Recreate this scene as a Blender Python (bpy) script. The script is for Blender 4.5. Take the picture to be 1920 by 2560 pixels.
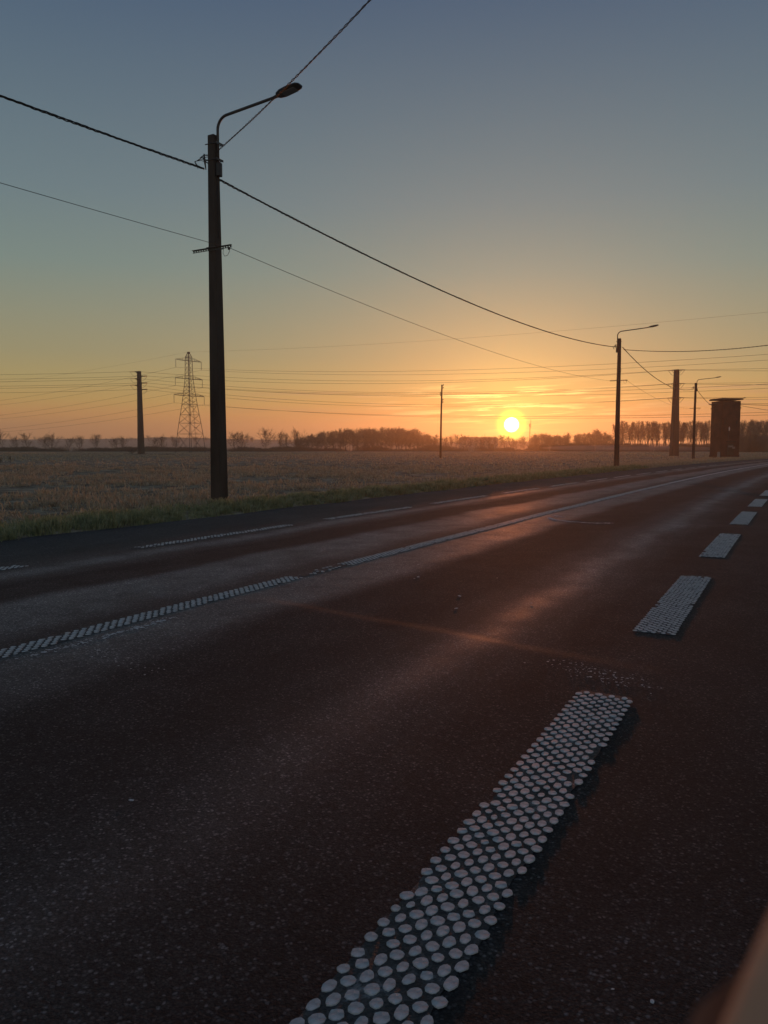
import bpy, math, random
import numpy as np
from mathutils import Vector, Matrix, noise as mnoise

sc = bpy.context.scene
for o in list(bpy.data.objects): bpy.data.objects.remove(o)
C = sc.collection
R = math.radians
random.seed(7)

# ------------------------------------------------------------------ camera
FPX, HOR, CAMH = 1925.0, 1121.0, 1.45          # focal length and horizon row for a 1920x2560 frame
TH = math.atan((1280 - HOR) / FPX)
cam = bpy.data.cameras.new('camera'); cam_o = bpy.data.objects.new('camera', cam); C.objects.link(cam_o); sc.camera = cam_o
cam_o.location = (0, 0, CAMH); cam_o.rotation_euler = (math.pi / 2 - TH, 0, 0)
cam.sensor_fit = 'VERTICAL'; cam.sensor_height = 34.6; cam.lens = 34.6 * FPX / 2560
cam.clip_start = 0.01; cam.clip_end = 6000
cam.dof.use_dof = True; cam.dof.focus_distance = 25; cam.dof.aperture_fstop = 19

# ------------------------------------------------------------------ sky, sun, exposure
SUN_EL, SUN_AZ = R(1.72), R(9.35)
sun_dir = Vector((math.sin(SUN_AZ) * math.cos(SUN_EL), math.cos(SUN_AZ) * math.cos(SUN_EL), math.sin(SUN_EL)))
w = bpy.data.worlds.new('World'); sc.world = w; w.use_nodes = True
NT = w.node_tree; BG = NT.nodes['Background']
def nd(nt, t, **kw):
    n = nt.nodes.new(t)
    for k, v in kw.items(): setattr(n, k, v)
    return n
def lk(nt, a, b): nt.links.new(a, b)
def math_n(nt, op, a, b=None, c=None, clamp=False):
    n = nd(nt, 'ShaderNodeMath', operation=op, use_clamp=clamp)
    for i, v in enumerate((a, b, c)):
        if v is None: continue
        if isinstance(v, (int, float)): n.inputs[i].default_value = v
        else: lk(nt, v, n.inputs[i])
    return n.outputs[0]
def ramp_n(nt, fac, stops, interp='LINEAR'):
    n = nd(nt, 'ShaderNodeValToRGB'); cr = n.color_ramp; cr.interpolation = interp
    while len(cr.elements) < len(stops): cr.elements.new(0.5)
    for e, (p, c) in zip(cr.elements, stops):
        e.position = p; e.color = (c[0], c[1], c[2], 1)
    lk(nt, fac, n.inputs[0]); return n.outputs[0]
def mixc(nt, typ, fac, a, b):
    n = nd(nt, 'ShaderNodeMix', data_type='RGBA', blend_type=typ)
    for i, v in ((0, fac), (6, a), (7, b)):
        if isinstance(v, (int, float)): n.inputs[i].default_value = v
        elif isinstance(v, tuple): n.inputs[i].default_value = (*v, 1)
        else: lk(nt, v, n.inputs[i])
    return n.outputs[2]
def vmath(nt, op, a, b=None):
    n = nd(nt, 'ShaderNodeVectorMath', operation=op)
    for i, v in enumerate((a, b)):
        if v is None: continue
        if isinstance(v, (tuple, Vector)): n.inputs[i].default_value = v
        else: lk(nt, v, n.inputs[i])
    return n
def s2l(c): return tuple((x / 255 / 12.92 if x / 255 <= .04045 else ((x / 255 + .055) / 1.055) ** 2.4) for x in c)

sky = nd(NT, 'ShaderNodeTexSky', sky_type='NISHITA', sun_disc=False)
sky.sun_elevation = SUN_EL; sky.sun_rotation = SUN_AZ
sky.air_density = 1.0; sky.dust_density = 1.5; sky.ozone_density = 1.5
tc = nd(NT, 'ShaderNodeTexCoord'); dirn = vmath(NT, 'NORMALIZE', tc.outputs['Generated']).outputs[0]
sep = nd(NT, 'ShaderNodeSeparateXYZ'); lk(NT, dirn, sep.inputs[0])
elev = math_n(NT, 'MULTIPLY', math_n(NT, 'ARCSINE', sep.outputs[2]), 180 / math.pi)      # degrees
ef = math_n(NT, 'DIVIDE', math_n(NT, 'ADD', elev, 2.0), 92.0, clamp=True)
def ep(d): return (d + 2) / 92
SKY = [(-2, (150, 112, 92)), (1.2, (172, 124, 86)), (2.4, (186, 136, 84)), (3.4, (176, 144, 86)), (4.8, (162, 145, 96)), (6.6, (146, 139, 106)),
       (9.5, (131, 135, 116)), (12.5, (114, 130, 124)), (17, (101, 119, 125)), (29, (69, 89, 112)), (50, (68, 88, 113)), (90, (66, 86, 112))]
base = ramp_n(NT, ef, [(ep(d), s2l(c)) for d, c in SKY])
ang = math_n(NT, 'MULTIPLY', math_n(NT, 'ARCCOSINE', math_n(NT, 'MINIMUM', vmath(NT, 'DOT_PRODUCT', dirn, sun_dir).outputs[1], 1.0)), 180 / math.pi)
def glow(a, scale, col):
    e = math_n(NT, 'EXPONENT', math_n(NT, 'MULTIPLY', ang, -1.0 / scale))
    return mixc(NT, 'MULTIPLY', 1.0, (a * col[0], a * col[1], a * col[2]), e)
def addc(a, b): return mixc(NT, 'ADD', 1.0, a, b)
base = addc(base, glow(0.15, 10.0, (1, .78, .30)))
base = addc(base, glow(0.60, 2.3, (1, .80, .10)))
# the sun's disc with its aureole
d1 = nd(NT, 'ShaderNodeMapRange', interpolation_type='SMOOTHSTEP', clamp=True); lk(NT, ang, d1.inputs[0])
d1.inputs[1].default_value = .42; d1.inputs[2].default_value = .58; d1.inputs[3].default_value = 1; d1.inputs[4].default_value = 0
base = addc(base, mixc(NT, 'MULTIPLY', 1.0, (9.0, 8.0, 5.5), d1.outputs[0]))
d2 = nd(NT, 'ShaderNodeMapRange', interpolation_type='SMOOTHSTEP', clamp=True); lk(NT, ang, d2.inputs[0])
d2.inputs[1].default_value = .5; d2.inputs[2].default_value = 1.35; d2.inputs[3].default_value = 1; d2.inputs[4].default_value = 0
base = addc(base, mixc(NT, 'MULTIPLY', 1.0, (1.2, 1.05, .02), d2.outputs[0]))
# thin cirrus streaks low over the sun, in azimuth/elevation of the sky itself
az = math_n(NT, 'MULTIPLY', math_n(NT, 'ARCTAN2', sep.outputs[0], sep.outputs[1]), 180 / math.pi)
cv = nd(NT, 'ShaderNodeCombineXYZ')
lk(NT, math_n(NT, 'MULTIPLY', az, .16), cv.inputs[0])
lk(NT, math_n(NT, 'SUBTRACT', math_n(NT, 'MULTIPLY', elev, 3.2), math_n(NT, 'MULTIPLY', az, .10)), cv.inputs[1])
cn = nd(NT, 'ShaderNodeTexNoise'); cn.inputs['Scale'].default_value = 1.0; cn.inputs['Detail'].default_value = 5; cn.inputs['Roughness'].default_value = .62
cn.inputs['Distortion'].default_value = .35; lk(NT, cv.outputs[0], cn.inputs['Vector'])
cmask = ramp_n(NT, math_n(NT, 'DIVIDE', elev, 10, clamp=True), [(0, (0, 0, 0)), (.17, (.15, .15, .15)), (.25, (.8, .8, .8)), (.40, (.9, .9, .9)), (.47, (.1, .1, .1)), (.6, (0, 0, 0))])
azm = nd(NT, 'ShaderNodeMapRange', interpolation_type='SMOOTHSTEP', clamp=True); lk(NT, math_n(NT, 'ABSOLUTE', math_n(NT, 'SUBTRACT', az, 12.0)), azm.inputs[0])
azm.inputs[1].default_value = 6; azm.inputs[2].default_value = 30; azm.inputs[3].default_value = 1; azm.inputs[4].default_value = 0
cden = math_n(NT, 'MULTIPLY', ramp_n(NT, cn.outputs['Fac'], [(.50, (0, 0, 0)), (.62, (1, 1, 1))]), math_n(NT, 'MULTIPLY', cmask, azm.outputs[0]))
# cirrus scatters the sun forward: bright near it, dull mauve away from it
ccol = addc((.36, .20, .13), glow(3.6, 3.8, (1, .86, .24)))
base = mixc(NT, 'MIX', math_n(NT, 'MULTIPLY', cden, .8), base, ccol)
BG_STR = 0.1
tot = addc(mixc(NT, 'MULTIPLY', 1.0, sky.outputs[0], (.08, .08, .08)), mixc(NT, 'MULTIPLY', 1.0, base, (1 / BG_STR,) * 3))
lk(NT, tot, BG.inputs[0]); BG.inputs[1].default_value = BG_STR

sun = bpy.data.lights.new('sun', 'SUN'); sun.energy = 0.95; sun.angle = R(.53); sun.color = (1, .25, .06)
sun_o = bpy.data.objects.new('sun', sun); C.objects.link(sun_o); sun_o.rotation_euler = sun_dir.to_track_quat('Z', 'Y').to_euler(); sun_o.location = (20, 60, 30)
sc.view_settings.view_transform = 'Standard'; sc.view_settings.look = 'None'; sc.view_settings.gamma = 1
sc.view_settings.use_curve_mapping = False; sc.view_settings.exposure = 0.08
sc.render.resolution_x, sc.render.resolution_y = 768, 1024
HAZE = 0.00055

# ------------------------------------------------------------------ pixel row/column -> place in the world
def ray(u, v):
    x, y, z = (u - 960) / FPX, 1.0, -(v - 1280) / FPX
    c, s = math.cos(TH), math.sin(TH)
    return x, c * y + s * z, -s * y + c * z
def at(u, v, Y):
    x, y, z = ray(u, v); t = Y / y
    return Vector((x * t, Y, CAMH + z * t))
def gnd(u, v):
    x, y, z = ray(u, v); t = -CAMH / z
    return Vector((x * t, y * t, 0))

# ------------------------------------------------------------------ helpers
def tag(o, label=None, cat=None, group=None, kind=None):
    if label: o['label'] = label
    if cat: o['category'] = cat
    if group: o['group'] = group
    if kind: o['kind'] = kind
    return o
def thing(name, label, cat, loc=(0, 0, 0), rz=0, group=None):
    o = bpy.data.objects.new(name, None); C.objects.link(o); o.location = loc; o.rotation_euler = (0, 0, rz)
    o.empty_display_size = .2
    return tag(o, label, cat, group)
def link(name, me, mat=None, parent=None, loc=None):
    o = bpy.data.objects.new(name, me); C.objects.link(o)
    if mat is not None and not me.materials: me.materials.append(mat)
    if parent: o.parent = parent
    if loc is not None: o.location = loc
    return o
def copy_tree(o, parent=None):
    c = o.copy(); C.objects.link(c)
    if parent: c.parent = parent
    for ch in list(o.children): copy_tree(ch, c)
    return c
class MB:
    def __init__(s): s.v = []; s.f = []
    def add(s, vs, fs):
        n = len(s.v); s.v += [tuple(p) for p in vs]; s.f += [tuple(i + n for i in q) for q in fs]
    def box(s, c, size, rot=None, taper=1.0):
        hx, hy, hz = [q / 2 for q in size]; vs = []
        for dz in (-1, 1):
            k = 1 if dz < 0 else taper
            for dx, dy in ((-1, -1), (1, -1), (1, 1), (-1, 1)):
                p = Vector((dx * hx * k, dy * hy * k, dz * hz))
                if rot is not None: p = rot @ p
                vs.append(p + Vector(c))
        s.add(vs, [(3, 2, 1, 0), (4, 5, 6, 7), (0, 1, 5, 4), (1, 2, 6, 5), (2, 3, 7, 6), (3, 0, 4, 7)])
    def tube(s, pts, r, n=6, caps=True):
        pts = [Vector(p) for p in pts]; m = len(pts)
        rr = r if isinstance(r, (list, tuple)) else [r] * m
        vs = []; fs = []; a = None
        for i, p in enumerate(pts):
            t = (pts[min(i + 1, m - 1)] - pts[max(i - 1, 0)])
            t = t.normalized() if t.length > 1e-9 else Vector((0, 0, 1))
            if a is None:
                a = Vector((0, 0, 1)).cross(t)
                if a.length < .05: a = Vector((1, 0, 0)).cross(t)
            else:
                a = a - t * a.dot(t)
                if a.length < 1e-4: a = Vector((1, .3, .2)).cross(t)
            a.normalize(); b = t.cross(a)
            for k in range(n):
                q = 2 * math.pi * k / n
                vs.append(p + (a * math.cos(q) + b * math.sin(q)) * rr[i])
        for i in range(m - 1):
            for k in range(n):
                k2 = (k + 1) % n
                fs.append((i * n + k, i * n + k2, (i + 1) * n + k2, (i + 1) * n + k))
        if caps: fs += [tuple(range(n))[::-1], tuple((m - 1) * n + k for k in range(n))]
        s.add(vs, fs)
    def rings(s, rings, cap=True):            # list of equal-length closed loops
        n = len(rings[0]); vs = [p for r in rings for p in r]; fs = []
        for i in range(len(rings) - 1):
            for k in range(n):
                k2 = (k + 1) % n; fs.append((i * n + k, i * n + k2, (i + 1) * n + k2, (i + 1) * n + k))
        if cap: fs += [tuple(range(n))[::-1], tuple((len(rings) - 1) * n + k for k in range(n))]
        s.add(vs, fs)
    def mesh(s, name, smooth=False):
        me = bpy.data.meshes.new(name); me.from_pydata(s.v, [], s.f); me.update()
        if smooth: me.polygons.foreach_set('use_smooth', [True] * len(me.polygons))
        return me
    def build(s, name, mat, parent=None, smooth=False, loc=None):
        return link(name, s.mesh(name, smooth), mat, parent, loc)
def np_mesh(name, V, F, mat):
    me = bpy.data.meshes.new(name); n = F.shape[1]
    me.vertices.add(len(V)); me.vertices.foreach_set('co', np.asarray(V, 'f').ravel())
    me.loops.add(F.size); me.loops.foreach_set('vertex_index', np.asarray(F, 'i').ravel())
    me.polygons.add(len(F)); me.polygons.foreach_set('loop_start', np.arange(0, F.size, n, dtype='i')); me.polygons.foreach_set('loop_total', np.full(len(F), n, 'i'))
    me.update(); me.materials.append(mat); return me

# ------------------------------------------------------------------ materials
def mat(name, cols, scale=3.0, rough=.8, bump=0, bscale=40, detail=6, stretch=(1, 1, 1), metal=0, spec=.5, trans=0, coords='Object', bdist=.02):
    m = bpy.data.materials.new(name); m.use_nodes = True; nt = m.node_tree; b = nt.nodes['Principled BSDF']
    t = nd(nt, 'ShaderNodeTexCoord'); mp = nd(nt, 'ShaderNodeMapping'); mp.inputs['Scale'].default_value = stretch
    lk(nt, t.outputs[coords], mp.inputs[0])
    n = nd(nt, 'ShaderNodeTexNoise'); n.inputs['Scale'].default_value = scale; n.inputs['Detail'].default_value = detail; n.inputs['Roughness'].default_value = .6
    lk(nt, mp.outputs[0], n.inputs['Vector'])
    k = len(cols)
    col = ramp_n(nt, n.outputs['Fac'], [(.3 + .4 * i / max(1, k - 1), c) for i, c in enumerate(cols)])
    lk(nt, col, b.inputs['Base Color']); b.inputs['Roughness'].default_value = rough; b.inputs['Metallic'].default_value = metal
    b.inputs['Specular IOR Level'].default_value = spec
    if bump:
        n2 = nd(nt, 'ShaderNodeTexNoise'); n2.inputs['Scale'].default_value = bscale; n2.inputs['Detail'].default_value = 5
        lk(nt, mp.outputs[0], n2.inputs['Vector'])
        bp = nd(nt, 'ShaderNodeBump'); bp.inputs['Strength'].default_value = bump; bp.inputs['Distance'].default_value = bdist
        lk(nt, n2.outputs['Fac'], bp.inputs['Height']); lk(nt, bp.outputs[0], b.inputs['Normal'])
    if trans:
        tr = nd(nt, 'ShaderNodeBsdfTranslucent'); lk(nt, col, tr.inputs[0])
        mx = nd(nt, 'ShaderNodeMixShader'); mx.inputs[0].default_value = trans
        lk(nt, b.outputs[0], mx.inputs[1]); lk(nt, tr.outputs[0], mx.inputs[2]); lk(nt, mx.outputs[0], nt.nodes['Material Output'].inputs[0])
    return m
M = {}
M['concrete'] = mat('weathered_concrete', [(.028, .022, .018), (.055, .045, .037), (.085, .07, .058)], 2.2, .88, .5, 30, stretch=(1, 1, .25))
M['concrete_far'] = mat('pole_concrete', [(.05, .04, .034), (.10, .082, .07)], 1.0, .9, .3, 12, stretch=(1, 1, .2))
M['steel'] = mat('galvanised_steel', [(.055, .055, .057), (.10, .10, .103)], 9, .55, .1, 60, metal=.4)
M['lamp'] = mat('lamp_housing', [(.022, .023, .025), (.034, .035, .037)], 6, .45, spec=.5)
M['glass'] = mat('lamp_glass', [(.18, .18, .18), (.24, .24, .24)], 5, .15)
M['rubber'] = mat('black_cable', [(.012, .012, .012), (.022, .022, .021)], 20, .6)
M['wire'] = mat('bare_wire', [(.10, .09, .08), (.16, .145, .13)], 20, .55, metal=.5)
M['ceramic'] = mat('brown_insulator', [(.05, .025, .015), (.09, .05, .03)], 20, .3)
M['wood'] = mat('pole_wood', [(.05, .035, .024), (.11, .08, .055)], 4, .9, .4, 40, stretch=(4, 4, .3))
M['bark'] = mat('bark', [(.035, .027, .02), (.075, .058, .044)], 1.5, .95)
M['bark2'] = mat('bark_pale', [(.07, .06, .05), (.14, .12, .10)], 1.0, .95)
M['twig'] = mat('twig', [(.045, .032, .024), (.085, .062, .045)], .6, .95)
M['plaster'] = mat('plaster', [(.3, .28, .25), (.42, .40, .36)], .5, .9)
M['rooftile'] = mat('roof_sheet', [(.09, .06, .05), (.15, .10, .08)], .6, .8)
M['white'] = mat('white_paint', [(.55, .55, .54), (.8, .8, .78)], 8, .5)
M['signred'] = mat('sign_red', [(.4, .02, .02), (.5, .03, .03)], 8, .4)
M['paint'] = mat('marking_paint', [(.22, .225, .225), (.42, .425, .42), (.60, .605, .595)], 22, .6, .6, 160, coords='Object', bdist=.004)
M['plate'] = mat('dull_plate', [(.16, .155, .15), (.26, .255, .25)], 8, .6)
M['stone'] = mat('pale_stone', [(.4, .4, .39), (.62, .62, .6)], 40, .7, .3, 90)
M['skin'] = None

def brick_mat():
    m = bpy.data.materials.new('dark_brick'); m.use_nodes = True; nt = m.node_tree; b = nt.nodes['Principled BSDF']
    t = nd(nt, 'ShaderNodeTexCoord'); s = nd(nt, 'ShaderNodeSeparateXYZ'); lk(nt, t.outputs['Object'], s.inputs[0])
    cx = nd(nt, 'ShaderNodeCombineXYZ'); lk(nt, math_n(nt, 'ADD', s.outputs[0], s.outputs[1]), cx.inputs[0]); lk(nt, s.outputs[2], cx.inputs[1])
    br = nd(nt, 'ShaderNodeTexBrick'); lk(nt, cx.outputs[0], br.inputs[0])
    br.inputs['Color1'].default_value = (.12, .045, .03, 1); br.inputs['Color2'].default_value = (.075, .03, .022, 1); br.inputs['Mortar'].default_value = (.11, .085, .07, 1)
    br.inputs['Scale'].default_value = 1; br.inputs['Brick Width'].default_value = .22; br.inputs['Row Height'].default_value = .075; br.inputs['Mortar Size'].default_value = .008
    n = nd(nt, 'ShaderNodeTexNoise'); n.inputs['Scale'].default_value = .8; n.inputs['Detail'].default_value = 7; lk(nt, t.outputs['Object'], n.inputs['Vector'])
    c = mixc(nt, 'MULTIPLY', .8, br.outputs[0], ramp_n(nt, n.outputs['Fac'], [(.3, (.5, .45, .42)), (.65, (1.2, 1.15, 1.1))]))
    lk(nt, c, b.inputs['Base Color']); b.inputs['Roughness'].default_value = .92
    bp = nd(nt, 'ShaderNodeBump'); bp.inputs['Strength'].default_value = .6; bp.inputs['Distance'].default_value = .01; lk(nt, br.outputs['Fac'], bp.inputs['Height']); bp.invert = True
    lk(nt, bp.outputs[0], b.inputs['Normal']); return m
M['brick'] = brick_mat()

def asphalt_mat():
    m = bpy.data.materials.new('worn_asphalt'); m.use_nodes = True; nt = m.node_tree; b = nt.nodes['Principled BSDF']
    uv = nd(nt, 'ShaderNodeUVMap'); s = nd(nt, 'ShaderNodeSeparateXYZ'); lk(nt, uv.outputs[0], s.inputs[0])
    U, V = s.outputs[0], s.outputs[1]
    # slow waver so that the worn bands are not ruled lines
    wv = nd(nt, 'ShaderNodeTexNoise'); wv.inputs['Scale'].default_value = .35; wv.inputs['Detail'].default_value = 3; lk(nt, uv.outputs[0], wv.inputs['Vector'])
    Uw = math_n(nt, 'ADD', U, math_n(nt, 'MULTIPLY', math_n(nt, 'SUBTRACT', wv.outputs['Fac'], .5), .7))
    uf = math_n(nt, 'DIVIDE', math_n(nt, 'ADD', Uw, 8), 18, clamp=True)
    q = lambda o: (o + 8) / 18
    dk, md, lt = (.030, .027, .027), (.064, .061, .059), (.155, .150, .146)
    sh_ = (.050, .046, .046)
    bands = [(-6.6, sh_), (-4.2, sh_), (-3.4, md), (-3.0, lt), (-2.6, md), (-2.35, dk), (-1.75, dk), (-1.4, lt), (-.8, lt), (-.2, md), (.3, lt), (.75, lt), (1.2, dk), (2.0, dk), (2.45, md), (2.85, lt), (3.2, md), (3.6, dk), (6, dk)]
    # a colour ramp holds 32 stops
    wear = ramp_n(nt, uf, [(q(o), c) for o, c in bands], 'EASE')
    nb = nd(nt, 'ShaderNodeTexNoise'); nb.inputs['Scale'].default_value = 1.7; nb.inputs['Detail'].default_value = 8; nb.inputs['Roughness'].default_value = .7; lk(nt, uv.outputs[0], nb.inputs['Vector'])
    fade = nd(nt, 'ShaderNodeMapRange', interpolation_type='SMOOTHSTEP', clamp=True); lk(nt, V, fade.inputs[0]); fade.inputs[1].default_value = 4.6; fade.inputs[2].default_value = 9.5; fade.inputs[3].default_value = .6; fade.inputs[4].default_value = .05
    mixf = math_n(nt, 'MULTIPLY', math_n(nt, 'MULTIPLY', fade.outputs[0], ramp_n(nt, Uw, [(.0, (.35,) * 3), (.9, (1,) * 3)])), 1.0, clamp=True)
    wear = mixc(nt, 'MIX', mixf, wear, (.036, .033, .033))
    wear = mixc(nt, 'MIX', ramp_n(nt, nb.outputs['Fac'], [(.42, (0,) * 3), (.70, (.6,) * 3)]), wear, (.048, .045, .044))
    n1 = nd(nt, 'ShaderNodeTexNoise'); n1.inputs['Scale'].default_value = .9; n1.inputs['Detail'].default_value = 6; n1.inputs['Roughness'].default_value = .65
    mp = nd(nt, 'ShaderNodeMapping'); mp.inputs['Scale'].default_value = (1, .45, 1); lk(nt, uv.outputs[0], mp.inputs[0]); lk(nt, mp.outputs[0], n1.inputs['Vector'])
    c = mixc(nt, 'MULTIPLY', 1.0, wear, ramp_n(nt, n1.outputs['Fac'], [(.28, (.55, .54, .54)), (.5, (.95, .95, .95)), (.72, (1.6, 1.58, 1.55))]))
    # aggregate: single stones, some pale
    vo = nd(nt, 'ShaderNodeTexVoronoi'); vo.inputs['Scale'].default_value = 95; lk(nt, uv.outputs[0], vo.inputs['Vector'])
    sv = nd(nt, 'ShaderNodeSeparateColor'); lk(nt, vo.outputs['Color'], sv.inputs[0])
    c = mixc(nt, 'MULTIPLY', 1.0, c, ramp_n(nt, sv.outputs[0], [(0, (.42, .40, .40)), (.55, (1, 1, 1)), (.86, (1.25, 1.2, 1.15)), (.92, (2.4, 2.3, 2.25)), (1, (4.2, 4.1, 4.0))]))
    c = mixc(nt, 'MULTIPLY', 1.0, c, ramp_n(nt, vo.outputs['Distance'], [(.15, (1.15, 1.15, 1.15)), (.6, (.55, .55, .55))]))
    lk(nt, c, b.inputs['Base Color'])
    lk(nt, ramp_n(nt, wear, [(.02, (.9,) * 3), (.14, (.64,) * 3)]), b.inputs['Roughness'])
    lk(nt, ramp_n(nt, wear, [(.02, (.2,) * 3), (.12, (.55,) * 3)]), b.inputs['Specular IOR Level'])
    n2 = nd(nt, 'ShaderNodeTexNoise'); n2.inputs['Scale'].default_value = 240; n2.inputs['Detail'].default_value = 5; lk(nt, uv.outputs[0], n2.inputs['Vector'])
    vb = nd(nt, 'ShaderNodeTexVoronoi'); vb.inputs['Scale'].default_value = 110; lk(nt, uv.outputs[0], vb.inputs['Vector'])
    hgt = math_n(nt, 'ADD', math_n(nt, 'MULTIPLY', vb.outputs['Distance'], -.8), math_n(nt, 'MULTIPLY', n2.outputs['Fac'], 1.2))
    bp = nd(nt, 'ShaderNodeBump'); bp.inputs['Strength'].default_value = .8; bp.inputs['Distance'].default_value = .0042; lk(nt, hgt, bp.inputs['Height'])
    lk(nt, bp.outputs[0], b.inputs['Normal']); return m
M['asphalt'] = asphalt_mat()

def film_mat():          # thin worn paint between the raised dots, tarmac showing through
    m = bpy.data.materials.new('worn_paint_film'); m.use_nodes = True; nt = m.node_tree; b = nt.nodes['Principled BSDF']
    t = nd(nt, 'ShaderNodeTexCoord'); n = nd(nt, 'ShaderNodeTexNoise'); n.inputs['Scale'].default_value = 5; n.inputs['Detail'].default_value = 9; n.inputs['Roughness'].default_value = .75
    lk(nt, t.outputs['Object'], n.inputs['Vector'])
    vo = nd(nt, 'ShaderNodeTexVoronoi'); vo.inputs['Scale'].default_value = 95; lk(nt, t.outputs['Object'], vo.inputs['Vector'])
    cc = ramp_n(nt, n.outputs['Fac'], [(.46, (.022, .020, .020)), (.58, (.055, .053, .052)), (.70, (.24, .24, .24))])
    lk(nt, mixc(nt, 'MULTIPLY', 1.0, cc, ramp_n(nt, vo.outputs['Color'], [(.2, (.5, .5, .5)), (.6, (1.1, 1.1, 1.1)), (.9, (1.8, 1.8, 1.8))])), b.inputs['Base Color'])
    b.inputs['Roughness'].default_value = .75
    n2 = nd(nt, 'ShaderNodeTexNoise'); n2.inputs['Scale'].default_value = 120; n2.inputs['Detail'].default_value = 6; lk(nt, t.outputs['Object'], n2.inputs['Vector'])
    bp = nd(nt, 'ShaderNodeBump'); bp.inputs['Strength'].default_value = 1.0; bp.inputs['Distance'].default_value = .006; lk(nt, n2.outputs['Fac'], bp.inputs['Height']); lk(nt, bp.outputs[0], b.inputs['Normal'])
    return m
M['film'] = film_mat()

def field_mat():
    m = bpy.data.materials.new('stubble_soil'); m.use_nodes = True; nt = m.node_tree; b = nt.nodes['Principled BSDF']
    t = nd(nt, 'ShaderNodeTexCoord')
    n = nd(nt, 'ShaderNodeTexNoise'); n.inputs['Scale'].default_value = 1.1; n.inputs['Detail'].default_value = 9; n.inputs['Roughness'].default_value = .72; lk(nt, t.outputs['Object'], n.inputs['Vector'])
    n2 = nd(nt, 'ShaderNodeTexNoise'); n2.inputs['Scale'].default_value = .035; n2.inputs['Detail'].default_value = 4; lk(nt, t.outputs['Object'], n2.inputs['Vector'])
    c1 = ramp_n(nt, n.outputs['Fac'], [(.34, (.08, .058, .042)), (.5, (.30, .22, .155)), (.66, (.52, .42, .31))])
    c2 = mixc(nt, 'MULTIPLY', 1.0, c1, ramp_n(nt, n2.outputs['Fac'], [(.35, (.8, .86, .8)), (.65, (1.12, 1.06, 1))]))
    lk(nt, c2, b.inputs['Base Color']); b.inputs['Roughness'].default_value = 1; b.inputs['Specular IOR Level'].default_value = .1
    bp = nd(nt, 'ShaderNodeBump'); bp.inputs['Strength'].default_value = 1; bp.inputs['Distance'].default_value = .12; lk(nt, n.outputs['Fac'], bp.inputs['Height']); lk(nt, bp.outputs[0], b.inputs['Normal'])
    return m
M['field'] = field_mat()
M['straw'] = mat('frosted_straw', [(.30, .21, .13), (.52, .39, .26), (.70, .58, .43)], 5, .9, trans=.45, spec=.2)
M['grass'] = mat('verge_grass', [(.16, .18, .085), (.34, .34, .18), (.58, .53, .36)], 6, .85, trans=.45, spec=.25)
M['hill'] = mat('far_fields', [(.10, .105, .07), (.17, .16, .11), (.13, .14, .085)], .006, .95, stretch=(1, 3, 1))
M['path'] = mat('pale_track', [(.36, .34, .30), (.5, .47, .42)], .4, .9)

# ------------------------------------------------------------------ the road's centre line
PC = [1.08711915e-06, 7.54111202e-04, 5.17303691e-01, -5.49898763]
_y = np.linspace(-60, 260, 12801)
_x = np.polyval(PC, _y) + np.where(_y > 70, .00016 * (_y - 70) ** 2, 0)
_dx, _dy = np.gradient(_x), np.gradient(_y); _l = np.hypot(_dx, _dy)
_s = np.cumsum(_l); _s -= np.interp(0, _y, _s)
_nx, _ny = _dy / _l, -_dx / _l
def road_np(s, off):
    return np.interp(s, _s, _x) + np.interp(s, _s, _nx) * off, np.interp(s, _s, _y) + np.interp(s, _s, _ny) * off
def road_z(s, off):
    s, off = np.asarray(s, float), np.asarray(off, float)
    sr = 8.40 - .20 * (off - .4)                                     # low transverse ridge where an old trench was filled
    q_ = s - sr; rid = .027 * np.where(q_ < 0, np.clip(1 + q_ / 1.9, 0, 1), np.clip(1 - q_ / .20, 0, 1)) * np.clip((off - .1) / .8, 0, 1) * np.clip((4.4 - off) / .8, 0, 1)
    rut = -.006 * (np.exp(-((off - 1.65) / .5) ** 2) + np.exp(-((off - 3.4) / .5) ** 2) + np.exp(-((off + 2.05) / .4) ** 2))
    patch = .006 * np.exp(-((s - 18.0) / .22) ** 2) * np.exp(-((off - 1.0) / .6) ** 4)
    wave = .004 * np.sin(s * .9 + off) * np.sin(off * 1.7 + s * .23)
    return rid + rut + patch + wave
def road_pt(s, off, dz=0):
    x, y = road_np(s, off); return Vector((float(x), float(y), float(road_z(s, off)) + dz))
def road_frame(x, y):
    i = int(np.argmin((_x - x) ** 2 + (_y - y) ** 2)); return float(_s[i]), float((x - _x[i]) * _nx[i] + (y - _y[i]) * _ny[i])
HEAD0 = math.atan2(float(np.interp(10, _y, _nx)), -float(np.interp(10, _y, _ny)))

# road surface
ss = np.concatenate([np.arange(-55, 1, 2.0), np.arange(1, 26, .08), np.arange(26, 70, .5), np.arange(70, 262, 2.0)])
oo = np.concatenate([np.arange(-6.0, 4.6, .11), np.arange(4.6, 10, .6)])
S, O = np.meshgrid(ss, oo, indexing='ij'); 
edge = np.where(O < -5.85, O + .12 * np.sin(S * 1.3) * np.sin(S * .37 + 1), O)
X, Y = road_np(S, edge); Z = road_z(S, O)
V = np.stack([X, Y, Z], -1).reshape(-1, 3); nS, nO = S.shape
idx = np.arange(nS * nO).reshape(nS, nO)
F = np.stack([idx[:-1, :-1], idx[:-1, 1:], idx[1:, 1:], idx[1:, :-1]], -1).reshape(-1, 4)
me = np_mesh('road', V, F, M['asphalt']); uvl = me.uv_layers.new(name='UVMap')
UVs = np.stack([O, S], -1).reshape(-1, 2)[F.ravel()]; uvl.data.foreach_set('uv', UVs.astype('f').ravel())
me.polygons.foreach_set('use_smooth', [True] * len(me.polygons))
road = tag(link('road', me), kind='structure')

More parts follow.
